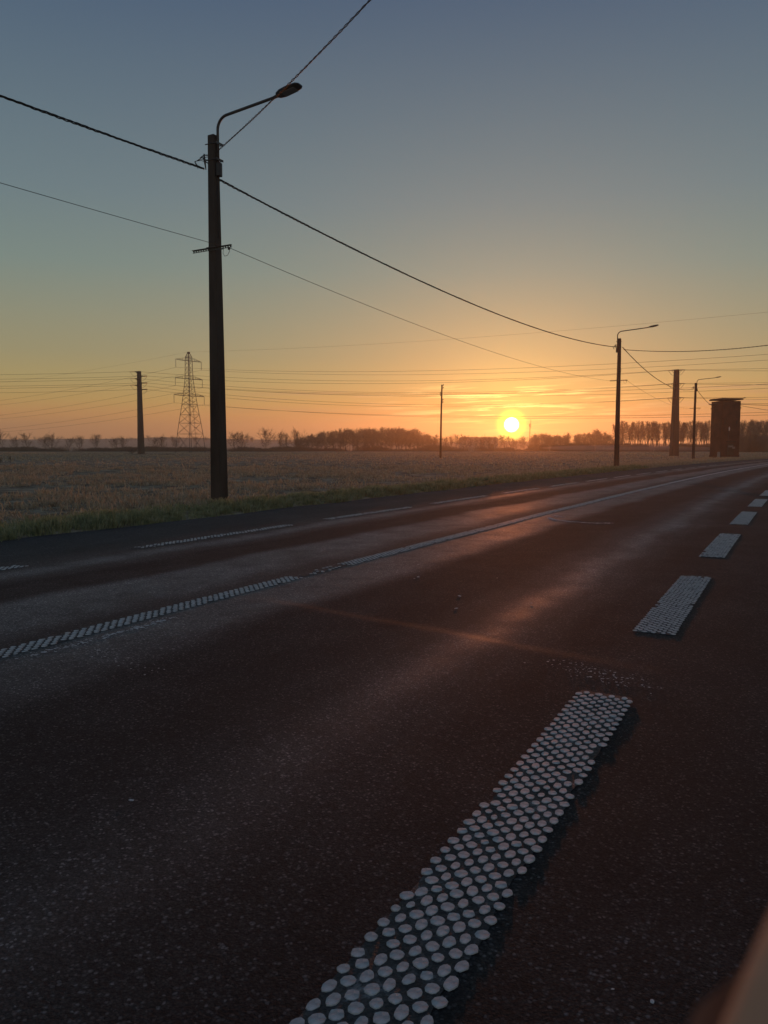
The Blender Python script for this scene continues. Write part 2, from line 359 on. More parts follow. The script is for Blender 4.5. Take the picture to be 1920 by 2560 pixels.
# ground: one sheet, finer near the camera, raised verge beside the road, a shallow ditch under the asphalt
def graded(lo, hi, near_lo, near_hi, step, grow):
    a = list(np.arange(near_lo, near_hi, step)); d = step; p = near_hi
    while p < hi: a.append(p); d *= grow; p += d
    a.append(hi); d = step; p = near_lo - step; b = []
    while p > lo: b.append(p); d *= grow; p -= d
    b.append(lo); return np.array(b[::-1] + a)
gx, gy = graded(-1150, 1150, -22, 40, .42, 1.09), graded(-90, 1250, 7, 75, .42, 1.09)
GX, GY = np.meshgrid(gx, gy, indexing='ij')
ci = np.arange(0, len(_x), 16)
def road_off(px, py):
    best = np.full(px.shape, 1e9); off = np.zeros(px.shape)
    for a in range(0, len(px), 4000):
        d = (px[a:a + 4000, None] - _x[ci][None]) ** 2 + (py[a:a + 4000, None] - _y[ci][None]) ** 2
        j = ci[d.argmin(1)]
        off[a:a + 4000] = (px[a:a + 4000] - _x[j]) * _nx[j] + (py[a:a + 4000] - _y[j]) * _ny[j]
    return off
fx, fy = GX.ravel(), GY.ravel(); off = road_off(fx, fy)
dist_l = -6.0 - off                                              # metres beyond the left edge
out = np.where(off < 0, dist_l, off - 9.6)
def gheight(px, py, out):
    base_h = np.where(out < -.25, -.16, np.where(out < .5, -.16 + .20 * np.clip((out + .25) / .55, 0, 1), .04 + .05 * np.exp(-((out - 1.0) / .8) ** 2)))
    return base_h
gz = gheight(fx, fy, out)
amp = np.clip((out - .4) / 1.5, 0, 1) * np.clip(1.6 - np.hypot(fx, fy) / 160, .15, 1)
bump = np.array([mnoise.fractal(Vector((a * .55, b * .55, 0)), 1.0, 2.0, 3) for a, b in zip(fx, fy)])
gz = gz + amp * .075 * bump
idx = np.arange(len(fx)).reshape(GX.shape)
F = np.stack([idx[:-1, :-1], idx[1:, :-1], idx[1:, 1:], idx[:-1, 1:]], -1).reshape(-1, 4)
me = np_mesh('ground', np.stack([fx, fy, gz], -1), F, M['field']); me.polygons.foreach_set('use_smooth', [True] * len(me.polygons))
tag(link('field_ground', me), kind='structure')

# ------------------------------------------------------------------ road markings: raised dots on worn paint, parts of the road
def dot_mesh(k):
    rnd = random.Random(k); n = 11; mb = MB(); ph = rnd.random() * 6
    rad = [1 + .10 * math.sin(2 * i * 2 * math.pi / n + ph) + rnd.uniform(-.09, .09) for i in range(n)]
    lo, hi = [], []
    for i in range(n):
        a = 2 * math.pi * i / n; x, y = .0200 * rad[i] * math.cos(a), .0262 * rad[i] * math.sin(a)
        lo.append((x, y, 0)); hi.append((x * .93, y * .93, .0042 + rnd.uniform(-.0005, .0005)))
    mb.add(lo + hi + [(0, 0, .0045)], [(i, (i + 1) % n, n + (i + 1) % n, n + i) for i in range(n)] + [(n + i, n + (i + 1) % n, 2 * n) for i in range(n)])
    me = mb.mesh('dot'); me.materials.append(M['paint']); return me
DOTS = [dot_mesh(k) for k in range(9)]
def marking(name, s0, s1, off, cols, singles, film=True, wear=.012, ragged=.15):
    """one painted dash: dots in a staggered lattice; the nearest are objects of their own"""
    rnd = random.Random(int(s0 * 100) + int(off * 10)); pc, pa = .036, .080
    o0 = road_pt((s0 + s1) / 2, off, 0)
    root = bpy.data.objects.new(name, None); C.objects.link(root); root.location = o0; root.parent = road; root.empty_display_size = .1
    W = pc * (cols - 1)
    if film:
        n = max(2, int((s1 - s0) / .15)); vs, fs = [], []
        for i in range(n + 1):
            s = s0 + (s1 - s0) * i / n
            for k in range(5):
                o = off - W / 2 + W * k / 4 + rnd.uniform(-.012, .012)
                vs.append(road_pt(s, o, .0035) - o0)
        for i in range(n):
            for k in range(4): a = i * 5 + k; fs.append((a, a + 1, a + 6, a + 5))
        mb = MB(); mb.add(vs, fs); mb.build('paint_film', M['film'], root)
    lst = []
    rows = int((s1 - s0) / pa)
    for r in range(rows):
        for c in range(cols):
            if rnd.random() < wear or ((c in (0, cols - 1) or r in (0, rows - 1)) and rnd.random() < ragged * .5): continue
            s = s0 + (r + .5 + .5 * (c % 2)) * pa + rnd.uniform(-.0022, .0022); o = off - W / 2 + c * pc + rnd.uniform(-.0016, .0016)
            sh = rnd.uniform(.84, 1.06) * (.8 if rnd.random() < ragged * .4 else 1)
            lst.append((s, o, sh))
    lst.sort(key=lambda q: q[0])
    big = MB()
    for i, (s, o, sh) in enumerate(lst):
        p = road_pt(s, o, .0025) - o0; rz = -math.atan2(float(np.interp(s, _s, _dx)), float(np.interp(s, _s, _dy))) + rnd.uniform(-.12, .12)
        me = DOTS[rnd.randrange(9)]
        if i < singles:
            d = link('dot', me, None, root, p); d.rotation_euler = (0, 0, rz); d.scale = (sh, sh, rnd.uniform(.7, 1.1))
        else:
            c_, s_ = math.cos(rz) * sh, math.sin(rz) * sh
            big.add([(p.x + v.co.x * c_ - v.co.y * s_, p.y + v.co.x * s_ + v.co.y * c_, p.z + v.co.z) for v in me.vertices], [tuple(q.vertices) for q in me.polygons])
    if big.v: tag(big.build('dots_farther', M['paint'], root), kind='stuff')
    return root
# right-hand broken line
st = 7.10
k = 0
for s_end, s_beg in [(7.10, 4.02), (11.95, 8.83), (16.92, 13.65), (22.06, 18.77), (27.2, 23.9), (32.3, 29.0), (37.4, 34.2), (42.5, 39.2)]:
    marking('lane_dash', s_beg, s_end, 3.985, 9, 300 if k == 0 else (250 if k == 1 else 0)); k += 1
# centre line, worn through for a stretch, then on to the bend
marking('centre_line', 3.6, 9.75, 0, 6, 300, wear=.01, ragged=.1)
marking('centre_line', 9.8, 10.75, 0, 5, 0, wear=.72)
marking('centre_line', 10.75, 36, 0, 6, 0, wear=.01, ragged=.1)
# left-hand broken line
for s0, s1 in [(4.6, 8.9), (10.75, 14.6), (15.85, 19.7), (21.0, 24.9), (26.2, 30.0), (31.4, 35.2)]:
    marking('lane_dash', s0, s1, -3.5, 6, 0, wear=.08, ragged=.6)
def strip(name, s0, s1, off, wd, step=1.2):                        # flat far continuation
    ns = np.arange(s0, s1 + .01, step); vs = []
    for s in ns:
        for o in (off - wd / 2, off + wd / 2): vs.append(road_pt(s, o, .008))
    mb = MB(); mb.add(vs, [(2 * i, 2 * i + 1, 2 * i + 3, 2 * i + 2) for i in range(len(ns) - 1)]); return mb.build(name, M['paint'], road)
strip('centre_line_far', 36.1, 200, 0, .18)
for i in range(8): strip('lane_dash_far', 36.6 + i * 5.1, 40.4 + i * 5.1, -3.5, .13, .9)

# scraped and spattered paint on the tarmac (parts of the road)
def scrape(name, pts, wd, n, seed, thin=1.0):
    rnd = random.Random(seed); mb = MB(); m = len(pts) - 1
    for i in range(n):
        t = rnd.random() * m; j = min(int(t), m - 1); f_ = t - j
        o = pts[j][0] + (pts[j + 1][0] - pts[j][0]) * f_ + rnd.gauss(0, wd) ; s = pts[j][1] + (pts[j + 1][1] - pts[j][1]) * f_ + rnd.gauss(0, wd)
        c = road_pt(s, o, .004); q = rnd.uniform(.004, .016) * thin; a0 = rnd.random() * 6
        vs = [c + Vector((math.cos(a0 + a) * q * rnd.uniform(.5, 1.6), math.sin(a0 + a) * q * rnd.uniform(.5, 1.6), 0)) for a in (0, 1.3, 2.6, 3.9, 5.1)]
        mb.add(vs + [c + Vector((0, 0, .001))], [(0, 1, 5), (1, 2, 5), (2, 3, 5), (3, 4, 5), (4, 0, 5)])
    return tag(mb.build(name, M['stone'], road), kind='stuff')
scrape('paint_scrape', [(.40, 18.35), (.62, 17.95), (1.0, 17.72), (1.5, 17.72), (1.75, 17.9)], .025, 420, 1, 1.4)
scrape('paint_scrape', [(.36, 18.9), (.5, 18.8)], .05, 60, 2, 1.2)
scrape('paint_scrape', [(.22, 6.05), (.28, 6.9), (.26, 7.5)], .03, 160, 3, .9)
scrape('paint_scrape', [(.45, 6.45), (.8, 6.3), (1.3, 6.2)], .05, 50, 4, .5)
scrape('paint_scrape', [(3.55, 7.55), (4.15, 7.4)], .08, 120, 5, .55)
def pebble(k, o, s, size, label):
    rnd = random.Random(k); mb = MB(); n = 8; lo, hi = [], []
    for i in range(n):
        a = 2 * math.pi * i / n; r = size * rnd.uniform(.7, 1.15); lo.append((r * math.cos(a), r * .6 * math.sin(a), 0)); hi.append((r * .7 * math.cos(a), r * .42 * math.sin(a), size * .12))
    mb.rings([lo, hi]); p = road_pt(s, o, .003)
    ob = mb.build('pale_chip', M['stone'], None, False, p); ob.rotation_euler = (0, 0, rnd.random() * 3)
    tag(ob, label, 'chip', 'pale chips scattered on the road')
for k, (u, v, sz, lb) in enumerate([(1046, 1443, .030, 'pale chip on dark tarmac nearest the centre line'), (1036, 1447, .014, 'tiny pale chip just left of the larger chip by centre line'),
        (1150, 1490, .028, 'flat pale chip in middle of the right lane'), (1140, 1522, .024, 'pale chip just below the flat chip mid lane'),
        (1328, 1508, .018, 'small pale chip on the lighter wheel track of right lane'), (329, 2000, .013, 'single white chip alone on dark tarmac at lower left'),
        (1632, 2500, .010, 'pale grit chip on the right shoulder beside the nearest dash'), (1530, 2482, .006, 'tiny pale grit chip left of the shoulder chip'),
        (1243, 1445, .012, 'small chip between the lanes far right of centre line'), (1045, 1412, .02, 'chip lying right beside the centre line')]):
    g = gnd(u, v); s_, o_ = road_frame(g.x, g.y); pebble(k, o_, s_, sz, lb)
# ------------------------------------------------------------------ verge grass and stubble (nobody could count it)
def blades(name, px, py, pz, hgt, wid, material, seed, lean=.35, sun_side=None):
    rs = np.random.RandomState(seed); n = len(px)
    a = rs.rand(n) * 2 * math.pi; la = rs.rand(n) * 2 * math.pi; ln = rs.rand(n) * lean
    wx, wy = np.cos(a) * wid / 2, np.sin(a) * wid / 2
    bx, by = np.cos(la) * ln * hgt, np.sin(la) * ln * hgt
    B1 = np.stack([px - wx, py - wy, pz], -1); B2 = np.stack([px + wx, py + wy, pz], -1)
    M1 = np.stack([px - wx * .7 + bx * .4, py - wy * .7 + by * .4, pz + hgt * .6], -1); M2 = np.stack([px + wx * .7 + bx * .4, py + wy * .7 + by * .4, pz + hgt * .6], -1)
    T = np.stack([px + bx, py + by, pz + hgt * (1 - .3 * ln)], -1)
    V = np.stack([B1, B2, M2, M1, T], 1).reshape(-1, 3); b = np.arange(n)[:, None] * 5
    F = np.concatenate([b + [0, 1, 2], b + [0, 2, 3], b + [3, 2, 4]], 0)
    return link(name, np_mesh(name, V, F, material))
def cluster(xs, ys, per, spread, rs):
    n = len(xs); X = np.repeat(xs, per) + rs.randn(n * per) * spread; Y = np.repeat(ys, per) + rs.randn(n * per) * spread
    return X, Y
rs = np.random.RandomState(3)
def sn(x, y, sc_, seed=0): return np.array([mnoise.noise(Vector((a * sc_ + seed, b * sc_, seed))) for a, b in zip(x, y)])
# verge: dense tufts hanging over the tarmac edge
s_ = rs.uniform(2, 62, 6500); o_ = -6.02 - np.abs(rs.randn(6500)) * .85 - rs.rand(6500) * .25
o_ = o_ + .22 * np.array([mnoise.noise(Vector((q * .9, 3, 0))) + .6 * mnoise.noise(Vector((q * 3.1, 7, 0))) for q in s_])
tx, ty = road_np(s_, o_); X, Y = cluster(tx, ty, 16, .06, rs)
oo_ = road_off(X, Y); out_ = -6.0 - oo_; Zg = gheight(X, Y, out_)
tuft = np.repeat(.35 + 1.1 * np.clip(1.4 * sn(tx, ty, 1.5) + .45, 0, 1), 16)
hh = rs.uniform(.05, .22, len(X)) * tuft * np.clip(1.15 - .22 * np.clip(out_, 0, 4), .35, 1.2)
tag(blades('verge_grass', X, Y, Zg - .02, hh, .017 * (1 + np.hypot(X, Y) / 60), M['grass'], 5, .9), 'tufted green and straw coloured grass along the road edge', 'grass', kind='stuff')
# dry grass farther along the verge
s_ = rs.uniform(60, 150, 2500); o_ = -6.1 - np.abs(rs.randn(2500)) * 2.2
tx, ty = road_np(s_, o_); X, Y = cluster(tx, ty, 8, .2, rs); out_ = -6.0 - road_off(X, Y)
k = out_ > .1; X, Y, out_ = X[k], Y[k], out_[k]
tag(blades('far_verge_grass', X, Y, gheight(X, Y, out_) - .02, rs.uniform(.1, .35, len(X)), .05, M['straw'], 6, .7), 'dry pale grass by the bend below the tower', 'grass', kind='stuff')
# maize stubble: drilled rows of short broken stalks with trash between them
def stubble(name, n, y0, y1, per, spread, h0, h1, wd, seed, power=1.0, label=''):
    rs = np.random.RandomState(seed)
    yy = y0 + (y1 - y0) * rs.rand(n) ** power; xx = (rs.rand(n) * 1.25 - .72) * (yy * 1.02 + 6)
    row = 34 * math.pi / 180; cs, sn_ = math.cos(row), math.sin(row)
    a, b = xx * cs + yy * sn_, -xx * sn_ + yy * cs
    b = np.round(b / .75) * .75 + rs.randn(n) * .16
    xx, yy = a * cs - b * sn_, a * sn_ + b * cs
    out = -6.0 - road_off(xx, yy); k = out > 1.0; xx, yy = xx[k], yy[k]
    den = sn(xx, yy, .28, 4) + .55 * sn(xx, yy, .9, 9); k = den > -.25 + .35 * rs.rand(len(xx)); xx, yy, den = xx[k], yy[k], den[k]
    X, Y = cluster(xx, yy, per, spread, rs); out = -6.0 - road_off(X, Y)
    hh = rs.uniform(h0, h1, len(X)) * np.repeat(.6 + .8 * np.clip(den + .4, 0, 1), per)
    o = blades(name, X, Y, gheight(X, Y, out) - .03, hh, wd * (1 + np.hypot(X, Y) / 60), M['straw'], seed, 1.5)
    return tag(o, label, 'stubble', kind='stuff')
stubble('field_stubble', 15000, 12, 60, 11, .13, .06, .27, .026, 11, 1.15, 'frosted broken maize stubble covering the near field')
stubble('far_stubble', 15000, 55, 260, 4, .4, .10, .26, .06, 12, .8, 'pale stubble fading towards the tree line')

# ------------------------------------------------------------------ concrete lamp poles
RZ = math.atan2(-.485, .874)                                     # local +X points over the road
PH1, PH2, PH4 = 9.02, 9.28, 9.33
def lamp_pole(loc, label, PH, side=1, arm_len=1.95, boxside=1, rz=RZ, gap=.0):
    t = thing('lamp_pole', label, 'lamp pole', loc, rz, 'concrete lamp poles along the road')
    b = .165; tp = .102; mb = MB(); rings = []
    for z, hw in ((-.4, b), (PH * .5, (b + tp) / 2), (PH - .01, tp), (PH, tp - .012)):
        c = .022; rings.append([(hw - c, -hw, z), (hw, -hw + c, z), (hw, hw - c, z), (hw - c, hw, z), (-hw + c, hw, z), (-hw, hw - c, z), (-hw, -hw + c, z), (-hw + c, -hw, z)])
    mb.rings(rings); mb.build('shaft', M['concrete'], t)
    # bracket arm: pipe clamped to the shaft, bent out over the road
    px = side * (tp + .045); pts = [(px, 0, PH - .75), (px, 0, PH + .10 + .1 * (side < 0))]
    for i in range(1, 9):
        a = i / 8 * R(86); r = .30
        pts.append((px + r * (1 - math.cos(a)), 0, PH + .10 + .1 * (side < 0) + r * math.sin(a)))
    e = Vector(pts[-1]); dr = Vector((math.cos(R(4)), 0, math.sin(R(4))))
    pts.append(e + dr * (arm_len - .5)); tip = pts[-1]
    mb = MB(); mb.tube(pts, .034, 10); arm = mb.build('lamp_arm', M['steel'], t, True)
    for z in (PH - .22, PH - .6):
        mb = MB(); mb.tube([(px - side * .3, -tp - .012, z), (px + side * .05, -tp - .012, z)], .012, 6); mb.tube([(px - side * .3, tp + .012, z), (px + side * .05, tp + .012, z)], .012, 6)
        mb.box((px + side * .05, 0, z), (.012, 2 * tp + .05, .05)); mb.build('clamp', M['steel'], arm)
    # lamp head: flat tapered housing with a spigot and a glass underneath
    q = Matrix.Rotation(-R(9), 3, 'Y'); base_p = Vector(tip); rg = []
    prof = [(-.06, .038, .03, .0), (.06, .045, .038, .0), (.10, .11, .05, .0), (.22, .155, .062, .005), (.45, .165, .060, .008), (.66, .14, .042, .01), (.72, .09, .02, .01)]
    for x, wy, hz, zo in prof:
        ring = []
        for i in range(12):
            a = 2 * math.pi * i / 12; cy, cz = math.cos(a), math.sin(a)
            yy = wy * math.copysign(abs(cy) ** .6, cy); zz = hz * math.copysign(abs(cz) ** .7, cz) + zo
            if zz < 0: zz *= .55
            ring.append(base_p + q @ Vector((x, yy, zz)))
        rg.append(ring)
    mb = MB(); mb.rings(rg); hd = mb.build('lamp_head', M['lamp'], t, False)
    mb = MB(); mb.box(base_p + q @ Vector((.42, 0, -.035)), (.34, .22, .012), q); mb.build('lens', M['glass'], hd)
    # junction box, tension clamps and cable loops at the top
    mb = MB(); bx_ = tp + .075 if boxside > 0 else -tp - .075
    mb.rings([[(bx_ + .065 * math.cos(a), .085 * math.sin(a), z) for a in [i * math.pi / 5 for i in range(10)]] for z in (PH - .98, PH - .94, PH - .72, PH - .68)])
    mb.build('junction_box', M['lamp'], t, False)
    mb = MB(); mb.tube([(-tp, -.03, PH - .45), (-tp - .16, -.04, PH - .42), (-tp - .24, -.1, PH - .5)], .014, 6); mb.tube([(-tp, -.03, PH - .66), (-tp - .1, -.03, PH - .60), (-tp - .18, -.06, PH - .5)], .012, 6)
    mb.tube([(-tp - .15, -.05, PH - .40), (-tp - .13, -.06, PH - .55), (-tp - .1, -.05, PH - .78)], [.016, .03, .012], 6)
    mb.build('cable_hook', M['steel'], t)
    mb = MB()
    for j in range(3):
        mb.tube([(-tp - .05, -.03, PH - .48 - j * .07), (-tp - .2, -.10, PH - .5 - j * .03), (-tp - .30, -.22, PH - .62 + j * .01), (-tp - .22, -.2, PH - .78 + j * .03)], .008, 5)
    mb.build('jumper_cable', M['rubber'], t, True)
    mb = MB(); mb.tube([(tp + .02, -.02, PH - .95), (tp + .035, -.03, PH - 1.6), (tp + .03, -.02, PH - 2.05), (tp + .075, -.03, PH - 2.2), (tp + .05, -.03, PH - 2.4), (tp + .01, -.02, PH - 2.45)], .009, 5)
    mb.build('down_lead', M['rubber'], t, True)
    # telephone bracket: perforated angle iron strapped across the shaft
    zb = 6.29; hw = b + (tp - b) * (zb + .4) / (PH + .4)
    mb = MB(); L0, L1 = -.58, .66
    n = 16; y0 = -hw - .035
    for i in range(n):                                            # web with holes: two rails and rungs
        x = L0 + (L1 - L0) * (i + .5) / n; mb.box((x, y0, zb), ((L1 - L0) / n * .5, .006, .03))
    mb.box(((L0 + L1) / 2, y0, zb + .022), (L1 - L0, .006, .016)); mb.box(((L0 + L1) / 2, y0, zb - .022), (L1 - L0, .006, .016)); mb.box(((L0 + L1) / 2, y0 - .022, zb + .033), (L1 - L0, .05, .006))
    br = mb.build('crossbar', M['steel'], t)
    mb = MB(); mb.tube([(hw + .02, -hw, zb + .06), (hw + .02, hw + .02, zb + .06), (-hw - .02, hw + .02, zb + .06), (-hw - .02, -hw - .03, zb + .06), (hw + .02, -hw - .03, zb + .06)], .010, 5); mb.build('strap', M['steel'], br)
    mb = MB(); mb.tube([(.40, y0, zb - .03), (.40, y0 - .02, zb - .14), (.46, y0 - .03, zb - .22), (.55, y0 - .03, zb - .21), (.6, y0 - .02, zb - .12), (.58, y0, zb - .04)], .006, 5); mb.box((.57, y0, zb - .05), (.05, .03, .05)); mb.build('wire_loop', M['rubber'], br, True)
    return t
P1 = gnd(549, 1265); P2 = gnd(1541, 1171.2); P4 = at(1733, 1148, 94.0); P4.z = 0; P5 = P4 + (P4 - P2); P5.z = 0
P0 = P1 - (P2 - P1)
lp1 = lamp_pole(P1, 'tall dark concrete lamp pole nearest the camera, in the verge at left', PH1, 1)
lp2 = lamp_pole(P2, 'concrete lamp pole at the road edge right of the sun', PH2, -1, 2.3, -1)
lp4 = lamp_pole(P4, 'thin concrete lamp pole between the thick pole and the brick tower', PH4, 1, 2.2)
lp5 = lamp_pole(P5, 'lamp pole mostly hidden behind the brick tower, arm showing above its roof', PH4, 1, 2.2)
LX = Vector((math.cos(RZ), math.sin(RZ), 0)); LY = Vector((-math.sin(RZ), math.cos(RZ), 0))

# ------------------------------------------------------------------ cables and wires
def cat_pts(A, B, sag, n=40):
    A, B = Vector(A), Vector(B); return [A.lerp(B, i / n) - Vector((0, 0, 4 * sag * (i / n) * (1 - i / n))) for i in range(n + 1)]
def wire(name, A, B, sag, r, label, group, cat='wire', material='wire', n=40, t0=0, t1=1):
    pts = cat_pts(A, B, sag, n); pts = pts[int(t0 * n):int(t1 * n) + 1]
    mb = MB(); mb.tube(pts, r, 5); return tag(mb.build(name, M[material], None, True), label, cat, group)
def bundle(name, A, B, sag, r, pitch, strands, label, group, n_per=7):
    L = (Vector(B) - Vector(A)).length; n = int(L / pitch * n_per); base_ = cat_pts(A, B, sag, n); mb = MB()
    d = (Vector(B) - Vector(A)).normalized(); a = d.cross(Vector((0, 0, 1))).normalized(); b = d.cross(a)
    for k in range(strands):
        pts = []
        for i, p in enumerate(base_):
            q = 2 * math.pi * (i / n_per + k / strands) + .8 * math.sin(i * .013); rr = r * (1 + .25 * math.sin(i * .17 + k))
            pts.append(p + (a * math.cos(q) + b * math.sin(q)) * rr)
        mb.tube(pts, r * .72, 5)
    return tag(mb.build(name, M['rubber'], None, True), label, 'cable', group)
G1 = 'insulated overhead cables'
A1 = P1 - LX * .2 - LY * .12 + Vector((0, 0, PH1 - .78)); A1r = P1 + LX * .05 + LY * .14 + Vector((0, 0, PH1 - 1.0))
A2 = P2 - LX * .12 - LY * .1 + Vector((0, 0, PH2 - .62)); A2r = P2 + LX * .2 + LY * .1 + Vector((0, 0, PH2 - .62))
A4 = P4 - LX * .2 + Vector((0, 0, PH4 - .7)); A5 = P5 - LX * .2 + Vector((0, 0, PH4 - .7))
bundle('overhead_cable', P0 + Vector((0, 0, PH1 - .8)), A1, .75, .017, .55, 3, 'thick twisted cable running from top left down to the nearest lamp pole', G1)
bundle('overhead_cable', A1r, A2, .78, .017, .55, 3, 'thick twisted cable sagging between nearest lamp pole and the pole right of the sun', G1)
bundle('overhead_cable', A2r, A4, 1.1, .019, .8, 3, 'cable from the pole right of the sun to the thin lamp pole by tower', G1)
bundle('overhead_cable', A4 + LX * .3, A5, 1.1, .019, .8, 3, 'cable from thin lamp pole disappearing behind the brick tower', G1)
top1 = P1 + LX * .12 + Vector((0, 0, PH1 - .38)); mid = at(925, 0, 12.2); far_end = top1 + (mid - top1) * 2.7; far_end.z = top1.z
bundle('service_cable', top1, far_end, (top1.z + (far_end.z - top1.z) / 2.7 - mid.z) / (4 * (1 / 2.7) * (1 - 1 / 2.7)), .0115, .42, 2, 'thin twisted service cable rising from nearest lamp pole to the upper edge', G1)
B2 = P2 + LX * .3 + Vector((0, 0, PH2 - .8)); m2 = at(1920, 863, 44); e2 = B2 + (m2 - B2) * 2.2; e2.z = 8.2; tt = 1 / 2.2
bundle('service_cable', B2, e2, (B2.z + (e2.z - B2.z) * tt - m2.z) / (4 * tt * (1 - tt)), .017, .6, 2, 'cable leaving the pole right of the sun across the road to right edge', G1)
zb = 6.29
T1 = P1 + LX * .58 - LY * .17 + Vector((0, 0, zb - .03)); T1l = P1 + LX * .38 - LY * .17 + Vector((0, 0, zb + .03))
T2 = P2 - LX * .5 - LY * .17 + Vector((0, 0, zb)); T2r = P2 + LX * .6 - LY * .17 + Vector((0, 0, zb)); T4 = P4 - LX * .5 + Vector((0, 0, zb))
G2 = 'thin telephone wires'
wire('telephone_wire', P0 + Vector((0, 0, zb)), T1l, .35, .0062, 'thin telephone wire from left edge to the crossbar of nearest lamp pole', G2, material='rubber')
wire('telephone_wire', T1, T2, .55, .0068, 'thin telephone wire from crossbar of nearest pole sloping down toward the sun', G2, material='rubber')
wire('telephone_wire', T2r, T4, .5, .008, 'faint telephone wire from the crossbar of pole right of the sun', G2, material='rubber')

# ------------------------------------------------------------------ thick concrete distribution poles
def insulator_string(mb, p, d, n=4, r=.10, gap=.12):
    d = d.normalized()
    for i in range(n):
        c = p + d * (gap * (i + .6)); mb.tube([c - d * .035, c, c + d * .035], [r * .5, r, r * .45], 7)
    mb.tube([p, p + d * gap * (n + .8)], .03, 5)
    return p + d * gap * (n + .8)
def thick_pole(name, loc, H, wb, wt, label, rz, levels, arm, dirs, stag=0):
    t = thing(name, label, 'utility pole', loc, rz, 'thick concrete power poles'); mb = MB(); rg = []
    for z, hw in ((-.3, wb / 2), (H, wt / 2)):
        c = hw * .16; rg.append([(hw - c, -hw, z), (hw, -hw + c, z), (hw, hw - c, z), (hw - c, hw, z), (-hw + c, hw, z), (-hw, hw - c, z), (-hw, -hw + c, z), (-hw + c, -hw, z)])
    mb.rings(rg); mb.build('shaft', M['concrete_far'], t)
    ends = []
    R3 = Matrix.Rotation(rz, 3, 'Z')
    for z, a in zip(levels, arm):
        row = []
        for sx in (-1, 1):
            z = z - (stag if sx > 0 else 0)
            mb = MB(); mb.box((sx * a / 2, 0, z), (a, wt * .5, .2)); mb.box((sx * a * .3, 0, z - .22), (a * .6, wt * .42, .24)); ca = mb.build('crossarm', M['concrete_far'], t)
            pr = []
            for d in dirs:
                dl = Matrix.Rotation(-rz, 3, 'Z') @ Vector(d).normalized()
                mb = MB(); e = insulator_string(mb, Vector((sx * a, 0, z)) + dl * .05, dl, 6, .14, .16); mb.build('insulator', M['ceramic'], ca); pr.append(Vector(loc) + R3 @ e)
            mb = MB(); l0, l1 = [Matrix.Rotation(-rz, 3, 'Z') @ (q - Vector(loc)) for q in pr]
            mb.tube([l0, l0.lerp(l1, .25) - Vector((0, 0, .75)), l0.lerp(l1, .5) - Vector((0, 0, 1.0)), l0.lerp(l1, .75) - Vector((0, 0, .75)), l1], .03, 5); mb.build('jumper_wire', M['wire'], ca)
            row.append(pr)
        ends.append(row)
    return t, ends
P7 = at(353, 1137, 176); P7.z = 0
P3 = at(1685, 1141, 139); P3.z = 0
d73 = Vector((P3.x - P7.x, P3.y - P7.y, 0)).normalized(); left7 = Vector((-1, -.10, 0)).normalized(); right3 = Vector((1, -.32, 0)).normalized()
H7 = at(348, 928, 176).z; H3 = at(1693, 924, 139).z
rz7 = math.atan2(.72, .69); rz3 = math.atan2(d73.y, d73.x) + math.pi / 2 + .5
lv7 = [H7 - .2, H7 - 1.75, H7 - 3.2]; lv3 = [H3 - .1, H3 - 2.5, H3 - 5.0]
t7, e7 = thick_pole('power_pole', P7, H7, 1.25, .72, 'thick concrete power pole standing in the field left of the nearest lamp pole', rz7, lv7, (.95, .95, .95), (left7, d73), .85)
t3, e3 = thick_pole('power_pole', P3, H3, 1.32, .72, 'thick concrete power pole with three crossarms between the two lamp poles at right', rz3, lv3, (.55, .55, .55), (-d73, right3))
G3 = 'conductors on the thick concrete poles'
nm = ('top', 'middle', 'bottom'); sd = ('first', 'second')
for i in range(3):
    for j in range(2):
        a = e7[i][j][0]; b = a + left7 * 110 + Vector((0, 0, 0))
        wire('power_wire', a, b, 1.2, .026, f'{sd[j]} of two {nm[i]} wires from thick field pole to the left edge', G3)
        wire('power_wire', e7[i][j][1], e3[i][j][0], 2.0 + .3 * i, .024, f'{sd[j]} of two {nm[i]} wires spanning the sky between the two thick poles', G3)
        a = e3[i][j][1]; wire('power_wire', a, a + right3 * 90 + Vector((0, 0, 2.0 * (1 - j))), 1.0, .022, f'{sd[j]} of two {nm[i]} wires leaving thick pole for the right edge', G3)

# ------------------------------------------------------------------ lattice pylon
PY = at(476, 1110, 250); PY.z = 0
def vz(v): return at(476, v, 250).z
py_rz = math.atan2(.825, .565)
t = thing('lattice_pylon', 'steel lattice pylon with three crossarms on the horizon left of nearest pole', 'pylon', PY, py_rz)
prof = [(0, 3.35), (vz(1085), 2.85), (vz(1058), 2.45), (vz(1037), 2.1), (vz(1012), 1.72), (vz(989), 1.4), (vz(968), 1.12), (vz(947), .9), (vz(925), .82), (vz(902), .78), (vz(893), .72), (vz(883), .25)]
for sx in (-1, 1):
    for sy in (-1, 1):
        mb = MB(); mb.tube([(sx * w_, sy * w_, z) for z, w_ in prof], .085, 4); mb.build('leg', M['steel'], t)
def wid_at(z):
    for (z0, w0), (z1, w1) in zip(prof, prof[1:]):
        if z0 <= z <= z1: return w0 + (w1 - w0) * (z - z0) / (z1 - z0)
    return .25
